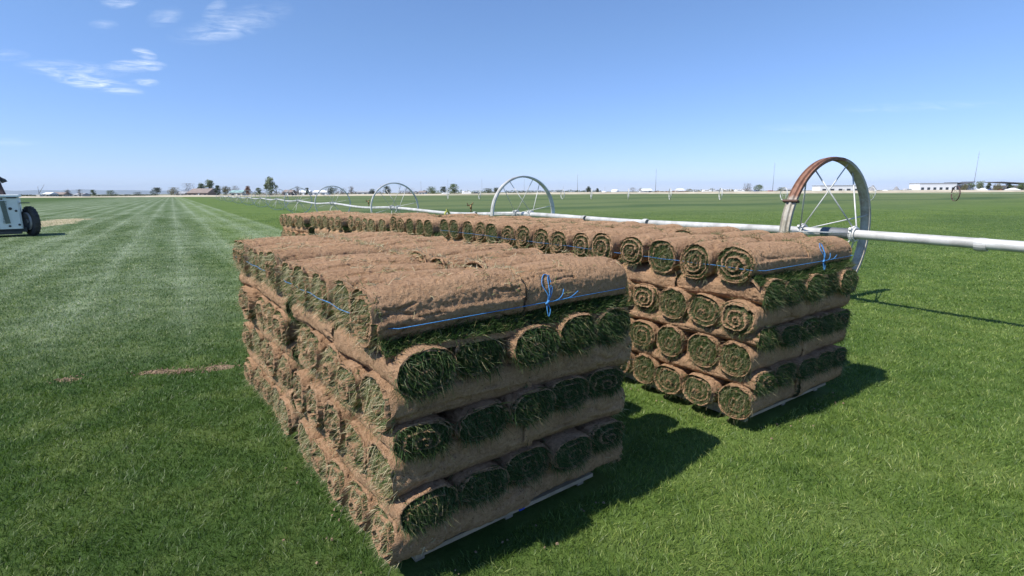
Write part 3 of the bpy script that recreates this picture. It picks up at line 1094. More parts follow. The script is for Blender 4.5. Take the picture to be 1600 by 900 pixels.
# ------------------------------------------------------------------ twine
def twine(origin, yaw, label, bow_t, over, rad=.0016, W=1.2, pitch=.268, first_s=.135, rows=5, z=1.002, bow=True):
    root = empty('baling_twine', Vector(origin), yaw)
    tag(root, label, 'twine', 'blue twine tied round top layers')
    ry = .134
    s_f = first_s - ry - .008
    s_b = first_s + pitch * (rows - 1) + ry + .01
    xl, xr = -over * 1.35 - .004, W - over * .25 + .015
    loop = [(xr - .03, s_f, z + .004), (W * .5, s_f - .004, z), (xl + .05, s_f, z - .004), (xl, s_f + .05, z - .004)]
    for k in range(rows):
        s = first_s + pitch * k
        loop += [(xl - .012, s, z), (xl - .004, s + pitch * .5, z + .002)]
    loop[-1] = (xl, s_b - .05, z)
    loop += [(xl + .05, s_b, z), (xr - .05, s_b, z), (xr, s_b - .05, z), (xr, s_f + .05, z), (xr - .03, s_f, z + .004)]
    m = MB()
    m.tube(loop, rad, 6)
    m.build('band', M_TWINE, root)
    if bow:
        bx, by = bow_t * W, s_f - .006
        m = MB()

        def curve(pts, n=10):
            out = []
            P4 = [Vector(pts[0])] + [Vector(p) for p in pts] + [Vector(pts[-1])]
            for i in range(1, len(P4) - 2):
                for t in np.linspace(0, 1, n, endpoint=False):
                    a, b, c, d = P4[i - 1], P4[i], P4[i + 1], P4[i + 2]
                    out.append(.5 * ((2 * b) + (c - a) * t + (2 * a - 5 * b + 4 * c - d) * t * t + (3 * b - a - 3 * c + d) * t ** 3))
            return out + [Vector(pts[-1])]
        k = (bx, by, z)
        P_ = lambda a, b, c: (bx + a, by + b, z + c)
        m.tube(curve([k, P_(.004, -.002, .03), P_(-.012, .018, .075), P_(.014, .040, .108), P_(.036, .036, .102), P_(.040, .022, .07), P_(.012, -.002, .03), k]), .0020, 6)
        m.tube(curve([k, P_(.012, -.002, .035), P_(.020, .014, .07), P_(.034, .036, .10), P_(.052, .04, .098), P_(.046, .02, .06), P_(.02, -.002, .028), k]), .0020, 6)
        m.tube(curve([k, P_(-.004, -.006, -.025), P_(.000, -.012, -.056), P_(.010, -.010, -.03), k]), .0020, 6)
        m.tube(curve([k, P_(.05, -.008, .006), P_(.082, -.003, .022), P_(.098, .006, .044)]), .0019, 6)
        m.tube(curve([k, P_(.09, -.008, .005), P_(.13, -.008, .010), P_(.175, -.002, .028)]), .0019, 6)
        m.tube(curve([P_(-.007, -.003, -.006), P_(0, -.007, .004), P_(.008, -.003, .006)], 4), .005, 6)
        m.build('bow', M_TWINE, root)
    return root


twine(S1_O, YAW, 'bright blue twine with a looped bow around the near stack of short row', .585, .0)
twine(S2_O, R(34.5), 'bright blue twine with a small bow around the first stack of long row', .60, .02, W=1.14)
for i in range(2):
    x, y, yw, dz = ROW[i]
    twine((x, y, 0), R(yw), 'faint blue twine around the %s stack of long row' % ORD[i + 1], .5, .02, pitch=.258, z=1.002 + dz, bow=False, rad=.0012)
twine(S1B_O, YAW + R(.3), 'blue twine around the far stack of short row', .5, .0, bow=False)

# ------------------------------------------------------------------ irrigation wheel line
WHEEL_R = .93


def rim_profile(w=.066):
    r = WHEEL_R
    return [(-w, r), (-w + .010, r - .018), (-.020, r - .018), (-.012, r + .008), (.012, r + .008), (.020, r - .018), (w - .010, r - .018), (w, r),
            (w, r - .036), (w - .010, r - .036), (w - .014, r - .026), (-w + .014, r - .026), (-w + .010, r - .036), (-w, r - .036)]


def wheel(parent, loc, heading, rusty=False, detail=True, label=None, w=.058):
    """a wheel whose axle lies along the local X axis"""
    m = MB()
    m.lathe(rim_profile(w), n=96 if detail else 56)
    rim = m.build('wheel_rim', M_RIM_RUSTY if rusty else M_RIM, parent)
    rim.location = loc
    rim.rotation_euler = (0, 0, heading)
    if label:
        rim['label'] = label
    m = MB()
    for k in range(12):
        th = 2 * math.pi * (k + .35) / 12
        sgn = 1 if k % 2 else -1
        a = .32 * sgn
        c, s = math.cos(th), math.sin(th)
        th2 = th + .12 * sgn
        m.tube([(a, .075 * c, .075 * s), (-.03 * sgn, (WHEEL_R - .02) * math.cos(th2), (WHEEL_R - .02) * math.sin(th2))], .0085 if detail else .012, 6)
    m.build('spokes', M_RIM, rim)
    for a in (-.32, .32):
        m = MB()
        m.lathe([(a - .03, .066), (a - .03, .085), (a - .012, .085), (a - .012, .10), (a + .012, .10), (a + .012, .085), (a + .03, .085), (a + .03, .066)], n=20)
        m.box((a, 0, .0), (.03, .26, .03), rot=Matrix.Rotation(.6, 3, 'X'))
        m.build('hub_clamp', M_RIM, rim)
    if rusty:
        m = MB()
        th = 1.13 - .68
        rot = Matrix.Rotation(th - math.pi / 2, 3, 'X')
        ctr = rot @ Vector((0, 0, WHEEL_R))
        m.box(ctr, (.185, .022, .05), rot=rot)
        m.build('rim_joint', M_JOINT, rim)
    return rim


M_JOINT = simple_mat('dark_rust', (.10, .055, .04), .8, .2, .3, 20)
# hub points of the line, near to far (x, y, z), from beyond the frame on the near side into the distance
W1 = Vector((4.02, 6.62, .92))
W2 = Vector((.30, 13.0, .905))
W3 = Vector((-4.35, 19.6, .885))
line_pts = [W1 + (W1 - W2).normalized() * 7.6 + Vector((0, 0, -.03)), W1 + (W1 - W2).normalized() * 3.6 + Vector((0, 0, -.05)), W1,
            (W1 + W2) / 2 + Vector((.05, .05, -.03)), W2, (W2 + W3) / 2 + Vector((.25, .15, -.11)), W3]
hub_w = [W1, W2, W3]
far_line = [(520, 28.0, .90), (466, 37.0, .92), (433, 46.5, .93), (408, 56.5, .93), (388, 67.0, .93), (372, 79.0, .93), (358, 94, .93), (346, 112, .93)]
for (u, y, z) in far_line:
    p = far(u, y, z)
    line_pts += [(line_pts[-1] + p) / 2 + Vector((.12, .1, -.10)), p]
    hub_w.append(p)
wl_root = empty('irrigation_wheel_line', (W1.x, W1.y, 0))
tag(wl_root, 'long white irrigation pipe on big spoked wheels running behind the sod stacks', 'wheel line')
rel = lambda p: Vector(p) - Vector((W1.x, W1.y, 0))


def smooth_path(pts, n=8):
    P4 = [pts[0] * 2 - pts[1]] + list(pts) + [pts[-1] * 2 - pts[-2]]
    out = []
    for i in range(1, len(P4) - 2):
        for t in np.linspace(0, 1, n, endpoint=False):
            a, b, c, d = P4[i - 1], P4[i], P4[i + 1], P4[i + 2]
            out.append(.5 * ((2 * b) + (c - a) * t + (2 * a - 5 * b + 4 * c - d) * t * t + (3 * b - a - 3 * c + d) * t ** 3))
    return out + [pts[-1]]


m = MB()
m.tube(smooth_path([rel(p) for p in line_pts]), .056, 16)
m.build('pipe', M_ALU, wl_root)
for i, p in enumerate(hub_w):
    q = hub_w[min(i + 1, len(hub_w) - 1)]
    o = hub_w[max(i - 1, 0)] if i else hub_w[0]
    d = (q - o)
    wheel(wl_root, rel(p), math.atan2(d.y, d.x), rusty=(i == 0), detail=i < 4, w=.058 if i < 2 else .042,
          label='wheel rim with a rusty brown upper section and a dark joint' if i == 0 else None)
# couplers, dark wrap, sprinklers
dirn = (W2 - W1).normalized()
hd = math.atan2(dirn.y, dirn.x)


def along(a, b, t):
    return rel(a.lerp(b, t))


m = MB()
m.lathe([(-.17, .0), (-.17, .068), (.17, .068), (.17, 0)], n=20, closed=False)
w_ = m.build('dark_wrap', M_DARKMETAL, wl_root)
w_.location = rel(W1) - dirn * .0 + Vector((0, 0, 0.0))
w_.location = rel(W1 - dirn * .12)
w_.rotation_euler = (0, 0, hd)
for (p, zz) in ((W1 - dirn * 1.55, -.03), (W1 + dirn * 3.2, -.02), (W2 + (W3 - W2).normalized() * 2.35, -.06), (W2 - dirn * 2.4, -.02)):
    m = MB()
    m.lathe([(-.05, .055), (-.05, .065), (-.02, .070), (.02, .070), (.05, .065), (.05, .055)], n=18)
    c = m.build('coupler', M_ALU, wl_root)
    c.location = rel(p) + Vector((0, 0, zz))
    c.rotation_euler = (0, 0, hd)


def sprinkler(p):
    m = MB()
    x, y, z = p
    m.tube([(x, y, z + .05), (x, y, z + .14)], .02, 10)
    m.tube([(x, y, z + .14), (x, y, z + .19), (x, y, z + .25)], [.03, .035, .022], 10)
    m.tube([(x, y, z + .25), (x + .05, y, z + .29), (x + .07, y, z + .33)], [.02, .016, .012], 8)
    m.box((x - .05, y, z + .24), (.10, .025, .04))
    m.box((x - .10, y, z + .27), (.02, .04, .08))
    return m.build('sprinkler_head', M_BRASS, wl_root)


dir23 = (W3 - W2).normalized()
sprinkler(rel(W2 + dir23 * 2.55) + Vector((0, 0, -.06)))
sprinkler(rel(W3 + (hub_w[3] - W3) * .34) + Vector((0, 0, -.03)))
m = MB()
pp = rel(W2 + dir23 * 4.0) + Vector((0, 0, -.10))
m.lathe([(-.05, .05), (-.05, .085), (.05, .085), (.05, .05)], n=16)
m.box((0, 0, .10), (.05, .05, .10))
m.box((.0, 0, -.11), (.06, .06, .12))
c = m.build('drain_valve', M_YELLOW, wl_root)
c.location = pp
c.rotation_euler = (0, 0, hd)

# second wheel line across the far field
far_wheels = [(700, 118), (750, 112), (880, 108), (925, 104), (983, 98), (1048, 91), (1127, 86), (1226, 78), (1362, 74), (1495, 66), (1640, 60)]
pts = [far(u, y, .95) for u, y in far_wheels]
l2 = empty('irrigation_wheel_line', (pts[7].x, pts[7].y, 0))
tag(l2, 'second thin irrigation line of small wheels far out on the green field', 'wheel line')
rel2 = lambda p: Vector(p) - Vector((pts[7].x, pts[7].y, 0))
m = MB()
m.tube(smooth_path([rel2(p) for p in pts], 4), .055, 8)
m.build('pipe', simple_mat('dull_pipe', (.20, .24, .15), .6, .2), l2)
M_RIM_DARK = simple_mat('dark_rusted_rim', (.09, .05, .04), .7, 0, .3, 5)
for i, p in enumerate(pts):
    q, o = pts[min(i + 1, len(pts) - 1)], pts[max(0, i - 1)]
    d = q - o
    mt = M_RIM_DARK if i == 9 else M_RIM
    mb = MB()
    mb.lathe([(-.06, .95), (.06, .95), (.06, .91), (-.06, .91)], n=36)
    wr = mb.build('wheel_rim', mt, l2)
    wr.location = rel2(p)
    wr.rotation_euler = (0, 0, math.atan2(d.y, d.x) + R(38))
    if i == 9:
        wr['label'] = 'dark rusted wheel rim'
    mb = MB()
    for k in range(8):
        th = math.pi * 2 * k / 8
        mb.tube([(.25 * (1 if k % 2 else -1), 0, 0), (0, .93 * math.cos(th), .93 * math.sin(th))], .012, 5)
    mb.build('spokes', mt, wr)

# ------------------------------------------------------------------ sod harvester at the frame's edge
M_PANEL = simple_mat('pale_grey_blue_panel', (.66, .71, .69), .45, 0, .08, 2.0, .05, 20, (.76, .80, .78))
M_TRIM = simple_mat('dark_trim', (.035, .04, .045), .6, 0, .3, 8)
M_TYRE = simple_mat('worn_tyre', (.050, .048, .047), .85, 0, .4, 12, .5, 30)
M_RIMGREY = simple_mat('grey_wheel_disc', (.30, .29, .29), .6, .1, .3, 6)
M_RED = simple_mat('dull_maroon_metal', (.060, .040, .048), .6, .1, .4, 8)
M_GRILLE = simple_mat('grey_grille', (.16, .19, .16), .7, .2, .3, 60)

HV = empty('sod_harvester', (-17.07, 18.50, 0), R(41))
tag(HV, 'pale grey sod harvesting machine with dark exhaust stack and one big tyre', 'harvester')
# local: X towards the wheel end, Y away, panelled face towards -Y
m = MB()
m.bevel_box((-.50, .75, .83), (.62, 1.5, 1.10), .05)
m.build('body', M_PANEL, HV)
m = MB()
m.bevel_box((-.56, .72, 1.42), (.82, 1.6, .08), .02)
m.build('hood_lip', M_PANEL, HV)
m = MB()
m.box((-.585, -.006, .86), (.13, .02, .78), rot=Matrix.Rotation(R(-5), 3, 'Y'))
for k in range(15):
    m.box((-.62 + k * .0046, -.018, .50 + k * .052), (.11, .012, .018))
m.build('grille', M_GRILLE, HV)
for (x, z, s_) in ((-.44, .98, .08), (-.30, .90, .06), (-.74, 1.22, .05), (-.27, .42, .06), (-.52, .38, .06), (-.62, 1.31, .05)):
    m = MB()
    m.lathe([(-.014, 0), (-.014, s_ * .6), (.004, s_ * .6), (.004, 0)], n=14, axis='Y', closed=False)
    b = m.build('latch', M_TRIM, HV)
    b.location = (x, -.004, z)
m = MB()
m.box((-.90, .32, .78), (.16, .62, 1.06))
m.box((-1.55, .8, .74), (1.14, 1.2, .66))
m.box((-1.55, .6, 1.38), (.9, .9, .10))
m.build('engine_bay', M_TRIM, HV)
m = MB()
m.box((-.75, .7, .24), (1.3, 1.2, .16))
m.box((-.7, .25, .15), (.9, .5, .10))
m.build('underframe', M_TRIM, HV)
m = MB()
m.box((-.05, .15, 1.17), (.26, .34, .03))
m.box((-.36, -.02, 1.36), (.26, .03, .04))
m.build('mudguard', M_TRIM, HV)


def tractor_wheel(loc, r=.52, w=.18, turn=0.0):
    m = MB()
    m.lathe([(-w / 2, r * .55), (-w / 2, r * .88), (-w * .42, r * .97), (-w * .2, r), (w * .2, r), (w * .42, r * .97), (w / 2, r * .88), (w / 2, r * .55)], n=48, smooth=True)
    for k in range(22):
        th = 2 * math.pi * k / 22
        for sg in (-1, 1):
            rot = Matrix.Rotation(th + .07 * sg, 3, 'X') @ Matrix.Rotation(.5 * sg, 3, 'Z')
            c = Matrix.Rotation(th + .07 * sg, 3, 'X') @ Vector((w * .22 * sg, 0, r + .004))
            m.box(c, (w * .44, .035, .016), rot=rot)
    wr = m.build('wheel', M_TYRE, HV)
    wr.location = loc
    wr.rotation_euler = (0, 0, turn)
    m = MB()
    m.lathe([(-.09, .06), (-.10, r * .45), (-.15, r * .60), (-.02, r * .61), (.06, r * .61), (.15, r * .60), (.10, r * .45), (.09, .06)], n=32, smooth=True)
    m.lathe([(-.14, 0), (-.14, .08), (.14, .08), (.14, 0)], n=16, closed=False)
    m.build('rim', M_RIMGREY, wr)


tractor_wheel((.03, .36, .52), turn=R(22))
tractor_wheel((-2.2, .62, .52))
m = MB()
sx0, sy0 = -.60, .40
m.tube([(sx0 + .03, sy0, 1.44), (sx0 - .03, sy0, 1.72), (sx0 - .06, sy0, 1.92)], [.085, .08, .075], 14, 1)
m.tube([(sx0 - .06, sy0, 1.90), (sx0 - .07, sy0, 1.94), (sx0 - .08, sy0, 2.04), (sx0 - .09, sy0, 2.10)], [.13, .14, .14, .10], 14, 0)
m.tube([(sx0 + .02, sy0, 2.02), (sx0 + .09, sy0, 1.95), (sx0 + .12, sy0, 1.88)], [.05, .085, .09], 10, 0)
m.build('exhaust_stack', [M_TRIM, M_RED], HV)
m = MB()
m.tube([(sx0 + .02, sy0 + .04, 2.0), (sx0 + .02, sy0 + .04, 2.19), (sx0 - .7, sy0 + .04, 2.23)], .012, 6)
m.build('guard_rail', M_DARKMETAL, HV)

# ------------------------------------------------------------------ far trees
def leaf_mat(name, a, b_):
    m, nt, b = new_mat(name)
    at = nd(nt, 'ShaderNodeAttribute', attribute_name='tint')
    c = ramp(nt, at.outputs['Fac'], [(0, a), (1, b_)])
    nt.links.new(c, b.inputs['Base Color'])
    b.inputs['Roughness'].default_value = .7
    b.inputs['Specular IOR Level'].default_value = .2
    return m


M_LEAF = {
    'dark': leaf_mat('dark_leaves', (.045, .062, .036), (.085, .108, .055)),
    'green': leaf_mat('green_leaves', (.075, .110, .040), (.150, .195, .075)),
    'pale': leaf_mat('pale_leaves', (.130, .165, .095), (.235, .270, .155)),
    'bare': leaf_mat('bare_twigs', (.120, .105, .090), (.220, .195, .165)),
    'rust': leaf_mat('rust_leaves', (.200, .105, .060), (.300, .175, .110)),
    'olive': leaf_mat('olive_leaves', (.120, .115, .060), (.200, .185, .100)),
}
M_BARK = simple_mat('bark', (.11, .085, .065), .9, 0, .3, 3)
TREE_GROUP = 'trees along the far edge of the field'


def tree(u, y, hgt, wid, kind, label, shape='round', name='tree', base=.0, n=1300):
    rnd = np.random.default_rng(int(u * 13 + y))
    p = far(u, y)
    root = empty(name, p)
    tag(root, label, 'tree' if name != 'shrub' else 'shrub', TREE_GROUP)
    m = MB()
    th = hgt * .30
    m.tube([(0, 0, -.1), (.03 * hgt, 0, th * .6), (0, 0, hgt * .6)], [hgt * .028, hgt * .022, hgt * .008], 7)
    for k in range(6):
        a = k * 1.05 + rnd.random()
        z0 = hgt * rnd.uniform(.2, .5)
        rr = wid * rnd.uniform(.22, .40)
        m.tube([(0, 0, z0), (rr * math.cos(a) * .6, rr * math.sin(a) * .6, z0 + hgt * .12), (rr * math.cos(a), rr * math.sin(a), z0 + hgt * .26)], [hgt * .012, hgt * .008, hgt * .004], 5)
    m.build('trunk', M_BARK, root)
    # crown: leaf clumps round several limb ends, then many small leaf cards
    nc = 34
    cc = []
    for k in range(nc):
        t = rnd.uniform(0.16, .93)
        prof = {'round': math.sin(math.pi * (t * .85 + .12)) ** .6, 'tall': math.sin(math.pi * (t * .80 + .14)) ** .8, 'flat': math.sin(math.pi * (t * .7 + .2)) ** .5}[shape]
        a = rnd.uniform(0, 2 * math.pi)
        r = wid * .5 * prof * rnd.uniform(.05, .86)
        cc.append((r * math.cos(a), r * math.sin(a), hgt * (base + (1 - base) * t), wid * rnd.uniform(.13, .24)))
    cc = np.array(cc)
    idx = rnd.integers(0, nc, n)
    dirs = rnd.normal(size=(n, 3))
    dirs /= np.linalg.norm(dirs, axis=1, keepdims=True)
    pos = cc[idx, :3] + dirs * (cc[idx, 3:4] * rnd.uniform(.35, 1.05, (n, 1)))
    pos[:, 2] = np.clip(pos[:, 2], .15, hgt)
    s = hgt * rnd.uniform(.022, .050, n) * (1.0 if kind != 'bare' else .55)
    u1 = rnd.normal(size=(n, 3))
    u1 /= np.linalg.norm(u1, axis=1, keepdims=True)
    u2 = np.cross(u1, rnd.normal(size=(n, 3)))
    u2 /= np.linalg.norm(u2, axis=1, keepdims=True)
    v = np.stack([pos - u1 * s[:, None], pos + u2 * s[:, None] * .6, pos + u1 * s[:, None], pos - u2 * s[:, None] * .6], axis=1).reshape(-1, 3)
    f4 = (np.arange(n) * 4)[:, None] + np.array([[0, 1, 2, 3]])
    tint = np.repeat(np.clip((idx % 5) / 5.0 + rnd.normal(0, .2, n), 0, 1), 4)
    link_mesh('crown', fast_mesh('crown', v, f4, np.zeros((0, 3), int), [M_LEAF[kind]], tint), root)
    return root


PXM = 830.0       # pixels per metre times distance, at the horizon
TREES = [  # u, distance, height px, width px, kind, shape, label
    (107, 380, 11, 9, 'bare', 'round', 'small grey bare tree, first tree east of the crane boom'),
    (126, 380, 10, 10, 'bare', 'round', 'small grey bare tree left of the little green one'),
    (146, 370, 9, 10, 'green', 'round', 'small green tree between a grey bare tree and a wide shrub'),
    (175, 370, 8, 18, 'green', 'flat', 'low wide green tree standing alone at the far left field edge'),
    (216, 380, 5, 14, 'dark', 'flat', 'very low dark shrubby tree left of the dark farm tree'),
    (247, 330, 12, 18, 'dark', 'round', 'dark round tree at the left end of the farm'),
    (273, 330, 12, 20, 'olive', 'flat', 'wide brownish tree left of the long barn'),
    (296, 360, 18, 26, 'bare', 'flat', 'bare grey tree rising behind the long barn roof'),
    (316, 350, 19, 14, 'pale', 'round', 'pale green tree behind the right end of the long barn'),
    (330, 345, 24, 16, 'pale', 'tall', 'taller pale tree with a high tuft beside the long barn'),
    (341, 330, 15, 10, 'dark', 'round', 'dark narrow tree between the pale farm trees'),
    (353, 330, 14, 18, 'olive', 'round', 'tan leafless tree left of the teal roofed shed'),
    (369, 350, 14, 16, 'bare', 'flat', 'bare tree rising behind the teal roofed shed'),
    (388, 330, 14, 12, 'rust', 'round', 'rust orange tree right of the teal roofed shed'),
    (405, 335, 11, 10, 'green', 'round', 'small green tree between the orange tree and the tallest tree'),
    (424, 310, 28, 20, 'pale', 'tall', 'tallest tree, a lone grey green poplar left of the sod stacks'),
    (466, 350, 13, 11, 'bare', 'round', 'bare tree among the low houses behind the wheel line'),
    (481, 350, 11, 7, 'dark', 'round', 'dark narrow evergreen between the low white houses'),
    (519, 330, 12, 20, 'dark', 'flat', 'dark bushy tree right of the low white houses'),
    (536, 345, 10, 14, 'bare', 'flat', 'low bare tree right of the dark bushy tree'),
    (550, 340, 13, 11, 'bare', 'round', 'grey bare tree between dark bushy tree and wide wheel arch'),
    (583, 345, 8, 12, 'dark', 'flat', 'low dark tree left of the third big wheel'),
    (606, 330, 13, 15, 'dark', 'round', 'dark tree seen through the third big wheel'),
    (640, 340, 9, 26, 'bare', 'flat', 'long low grey thicket tree right of the third big wheel'),
    (676, 335, 11, 18, 'green', 'flat', 'low green tree at left end of the long hedge'),
    (694, 330, 11, 14, 'dark', 'round', 'dark tree set in the long hedge'),
    (710, 325, 15, 18, 'green', 'round', 'rounded green tree standing above the long hedge'),
    (763, 340, 8, 16, 'dark', 'flat', 'low dark tree left of the second big wheel'),
    (776, 335, 10, 12, 'dark', 'round', 'dark tree beside the rim of the second big wheel'),
    (920, 350, 10, 8, 'dark', 'round', 'small dark tree by the white tanks'),
    (934, 350, 7, 6, 'dark', 'round', 'tiny dark tree left of the white tanks'),
    (990, 360, 8, 14, 'bare', 'flat', 'low grey tree right of the white tanks'),
    (1001, 365, 7, 8, 'bare', 'round', 'small grey tree left of a tall thin mast'),
    (1168, 330, 14, 18, 'bare', 'round', 'bare spreading tree left of the green shrub near parked vehicles'),
    (1186, 330, 11, 18, 'green', 'round', 'green shrub like tree right of the bare spreading tree'),
    (1222, 360, 7, 16, 'dark', 'flat', 'low dark tree left of the rusty wheel'),
    (1508, 300, 10, 12, 'olive', 'round', 'yellowish tree in front of the dark roofed hall'),
    (1516, 310, 13, 15, 'green', 'round', 'green tree between the white hall and the leaning mast'),
    (1531, 310, 16, 12, 'pale', 'round', 'pale green young tree right of the leaning mast'),
    (1545, 315, 14, 7, 'pale', 'tall', 'thin pale tree between the leaning mast and dark roof'),
    (1560, 300, 11, 15, 'olive', 'round', 'orange brown tree before the rightmost dark roof'),
    (1577, 305, 11, 12, 'green', 'round', 'green tree before the rightmost dark roof'),
    (1597, 300, 12, 14, 'green', 'round', 'green tree cut by the right frame edge'),
]
for (u, y, hp, wp, kind, shape, label) in TREES:
    tree(u, y, hp * y / PXM + .6, wp * y / PXM, kind, label, shape, base=.05)


def hedge(u0, u1, y, hp, kind, label, name='hedge', dense=26):
    rnd = np.random.default_rng(int(u0))
    p0, p1 = far(u0, y), far(u1, y)
    L = (p1 - p0).length
    n = int(L * dense)
    x = rnd.uniform(0, L, n)
    hh = hp * y / PXM
    top = hh * (0.75 + .45 * np.array([mnoise.noise(Vector((a * .25, u0, 0))) for a in x]))
    z = rnd.uniform(0, 1, n) ** .7 * np.maximum(top, .3)
    pos = np.stack([x, rnd.normal(0, 1.2, n), z], axis=1)
    s = rnd.uniform(.15, .45, n)
    u1_ = rnd.normal(size=(n, 3))
    u1_ /= np.linalg.norm(u1_, axis=1, keepdims=True)
    u2_ = np.cross(u1_, rnd.normal(size=(n, 3)))
    u2_ /= np.linalg.norm(u2_, axis=1, keepdims=True)
    v = np.stack([pos - u1_ * s[:, None], pos + u2_ * s[:, None] * .6, pos + u1_ * s[:, None], pos - u2_ * s[:, None] * .6], axis=1).reshape(-1, 3)
    f4 = (np.arange(n) * 4)[:, None] + np.array([[0, 1, 2, 3]])
    o = link_mesh(name, fast_mesh(name, v, f4, np.zeros((0, 3), int), [M_LEAF[kind]], np.repeat(rnd.random(n), 4)))
    o.location = p0
    return tag(o, label, 'hedge', 'hedges along the far edge of the field')


hedge(555, 600, 380, 6, 'bare', 'low grey hedge behind the third big wheel')
hedge(625, 672, 380, 7, 'bare', 'long grey brown hedge right of the third big wheel')
hedge(672, 775, 372, 8, 'green', 'long green hedge between the second and third big wheels')
hedge(790, 940, 372, 7, 'dark', 'dark evergreen hedge behind the second big wheel', dense=34)
hedge(1024, 1075, 372, 4, 'rust', 'low brown hedge left of the olive hedge')
hedge(1073, 1162, 368, 7, 'olive', 'thick olive brown hedge in the middle of the far edge', dense=34)
hedge(1405, 1440, 420, 4, 'dark', 'thin dark hedge left of the white hall')
hedge(20, 100, 420, 4, 'dark', 'low dark hedge beyond the harvesting machine')
hedge(150, 245, 430, 3, 'dark', 'low dark hedge line left of the farm')
hedge(395, 455, 380, 6, 'bare', 'grey scrub hedge below the tallest tree')
hedge(525, 560, 390, 6, 'bare', 'grey scrub hedge right of the low white houses')

# ------------------------------------------------------------------ far buildings
M_WHITE = simple_mat('white_wall', (.74, .75, .76), .7, 0, .05, .3)
M_CREAM = simple_mat('cream_wall', (.55, .50, .43), .8, 0, .1, .3)
M_ROOF_BROWN = simple_mat('brown_roof', (.24, .19, .165), .85, 0, .15, .5)
M_ROOF_DARK = simple_mat('dark_roof', (.085, .085, .090), .7, 0, .15, .5)
M_ROOF_TEAL = simple_mat('teal_roof', (.26, .40, .38), .6, 0, .1, .5)
M_ROOF_GREY = simple_mat('grey_roof', (.30, .31, .33), .7, 0, .1, .5)
M_GLASS = simple_mat('dark_glass', (.035, .045, .06), .15, 0, .2, 1)


def house(name, u, y, wpx, hpx, roof_px, wallm, roofm, label, cat='house', win=2, depth=9.0, flat=False, group=None, rz=0.0, zb=0.0):
    w, h, rh = wpx * y / PXM, hpx * y / PXM, roof_px * y / PXM
    root = empty(name, far(u, y) + Vector((0, 0, zb)), rz)
    tag(root, label, cat, group)
    m = MB()
    m.box((0, depth / 2, h / 2), (w, depth, h))
    m.build('wall', wallm, root)
    m = MB()
    o = .35
    if flat:
        m.box((0, depth / 2, h + rh / 2), (w + .3, depth + .3, rh))
    else:
        a, b = w / 2 + o, depth + o
        m.add([(-a, -o, h + .003), (a, -o, h + .003), (a, b, h + .003), (-a, b, h + .003), (-a * .96, depth / 2, h + rh), (a * .96, depth / 2, h + rh)],
              [(0, 1, 5, 4), (2, 3, 4, 5), (1, 2, 5), (3, 0, 4), (3, 2, 1, 0)])
    m.build('roof', roofm, root)
    for k in range(win):
        x = -w / 2 + w * (k + .5) / win
        m = MB()
        m.box((x, -.03, h * .42), (w / win * .45, .08, h * .30))
        m.build('window', M_GLASS, root)
    m = MB()
    m.box((w * .08, -.028, min(1.05, h * .4)), (1.0, .07, min(2.1, h * .8)))
    m.build('door', M_CREAM if wallm is M_WHITE else M_WHITE, root)
    return root


FARM = 'farm houses along the far edge'
house('house', 72, 420, 12, 3.5, 3, M_WHITE, M_WHITE, 'small white house at the foot of the crane boom', group=FARM)
house('house', 90, 430, 20, 3, 3.5, M_CREAM, M_ROOF_BROWN, 'low house with brown roof right of the crane boom', group=FARM)
house('house', 122, 430, 14, 2.5, 2.5, M_CREAM, M_ROOF_GREY, 'low grey roofed house between two small bare trees', group=FARM)
house('barn', 309, 335, 32, 5, 7, M_ROOF_BROWN, M_ROOF_BROWN, 'long low barn with a brown grey roof at the farm', cat='barn', win=4, depth=14)
house('house', 282, 345, 14, 4, 3.5, M_CREAM, M_ROOF_GREY, 'low grey roofed farm house left of the long barn', group=FARM)
house('shed', 369, 335, 20, 5, 4, M_CREAM, M_ROOF_TEAL, 'shed with a pale teal roof right of the farm trees', cat='shed', win=2)
house('house', 449, 350, 14, 5, 4, M_ROOF_BROWN, M_ROOF_BROWN, 'brown house right of the tallest tree', group=FARM)
house('house', 474, 370, 18, 4.5, 3, M_CREAM, M_WHITE, 'white roofed house left of the dark narrow evergreen', group=FARM)
house('house', 500, 365, 22, 4.5, 3, M_WHITE, M_WHITE, 'wide white house left of the dark bushy tree', group=FARM)
house('house', 567, 370, 18, 4, 2.5, M_CREAM, M_ROOF_GREY, 'low pale house behind the third big wheel', group=FARM)
house('house', 660, 365, 10, 3.5, 2.5, M_WHITE, M_ROOF_BROWN, 'tiny white house at left end of the green hedge', group=FARM)
house('house', 1012, 390, 16, 4, 3, M_CREAM, M_WHITE, 'low pale house left of the tall thin mast', group=FARM)
house('house', 1066, 380, 9, 4, 3, M_WHITE, M_WHITE, 'small white house left of the olive hedge', group=FARM)
house('house', 1140, 372, 14, 3.2, 2.4, M_CREAM, M_WHITE, 'low pale shed like house in front of the olive hedge', group=FARM)
house('house', 1172, 345, 10, 4, 2.6, M_WHITE, M_ROOF_GREY, 'small white house below the bare spreading tree', group=FARM)
house('house', 1236, 370, 18, 4, 2.2, M_CREAM, M_ROOF_GREY, 'low pale house left of the rusty wheel', group=FARM)
house('warehouse', 1314, 330, 64, 10, 1.2, M_WHITE, M_ROOF_GREY, 'long low white warehouse seen through the rusty wheel', cat='warehouse', win=5, depth=9, flat=True)
house('warehouse', 1466, 300, 58, 13, 1.2, M_WHITE, M_ROOF_GREY, 'big white flat roofed hall with dark windows', cat='warehouse', win=6, depth=8, flat=True)
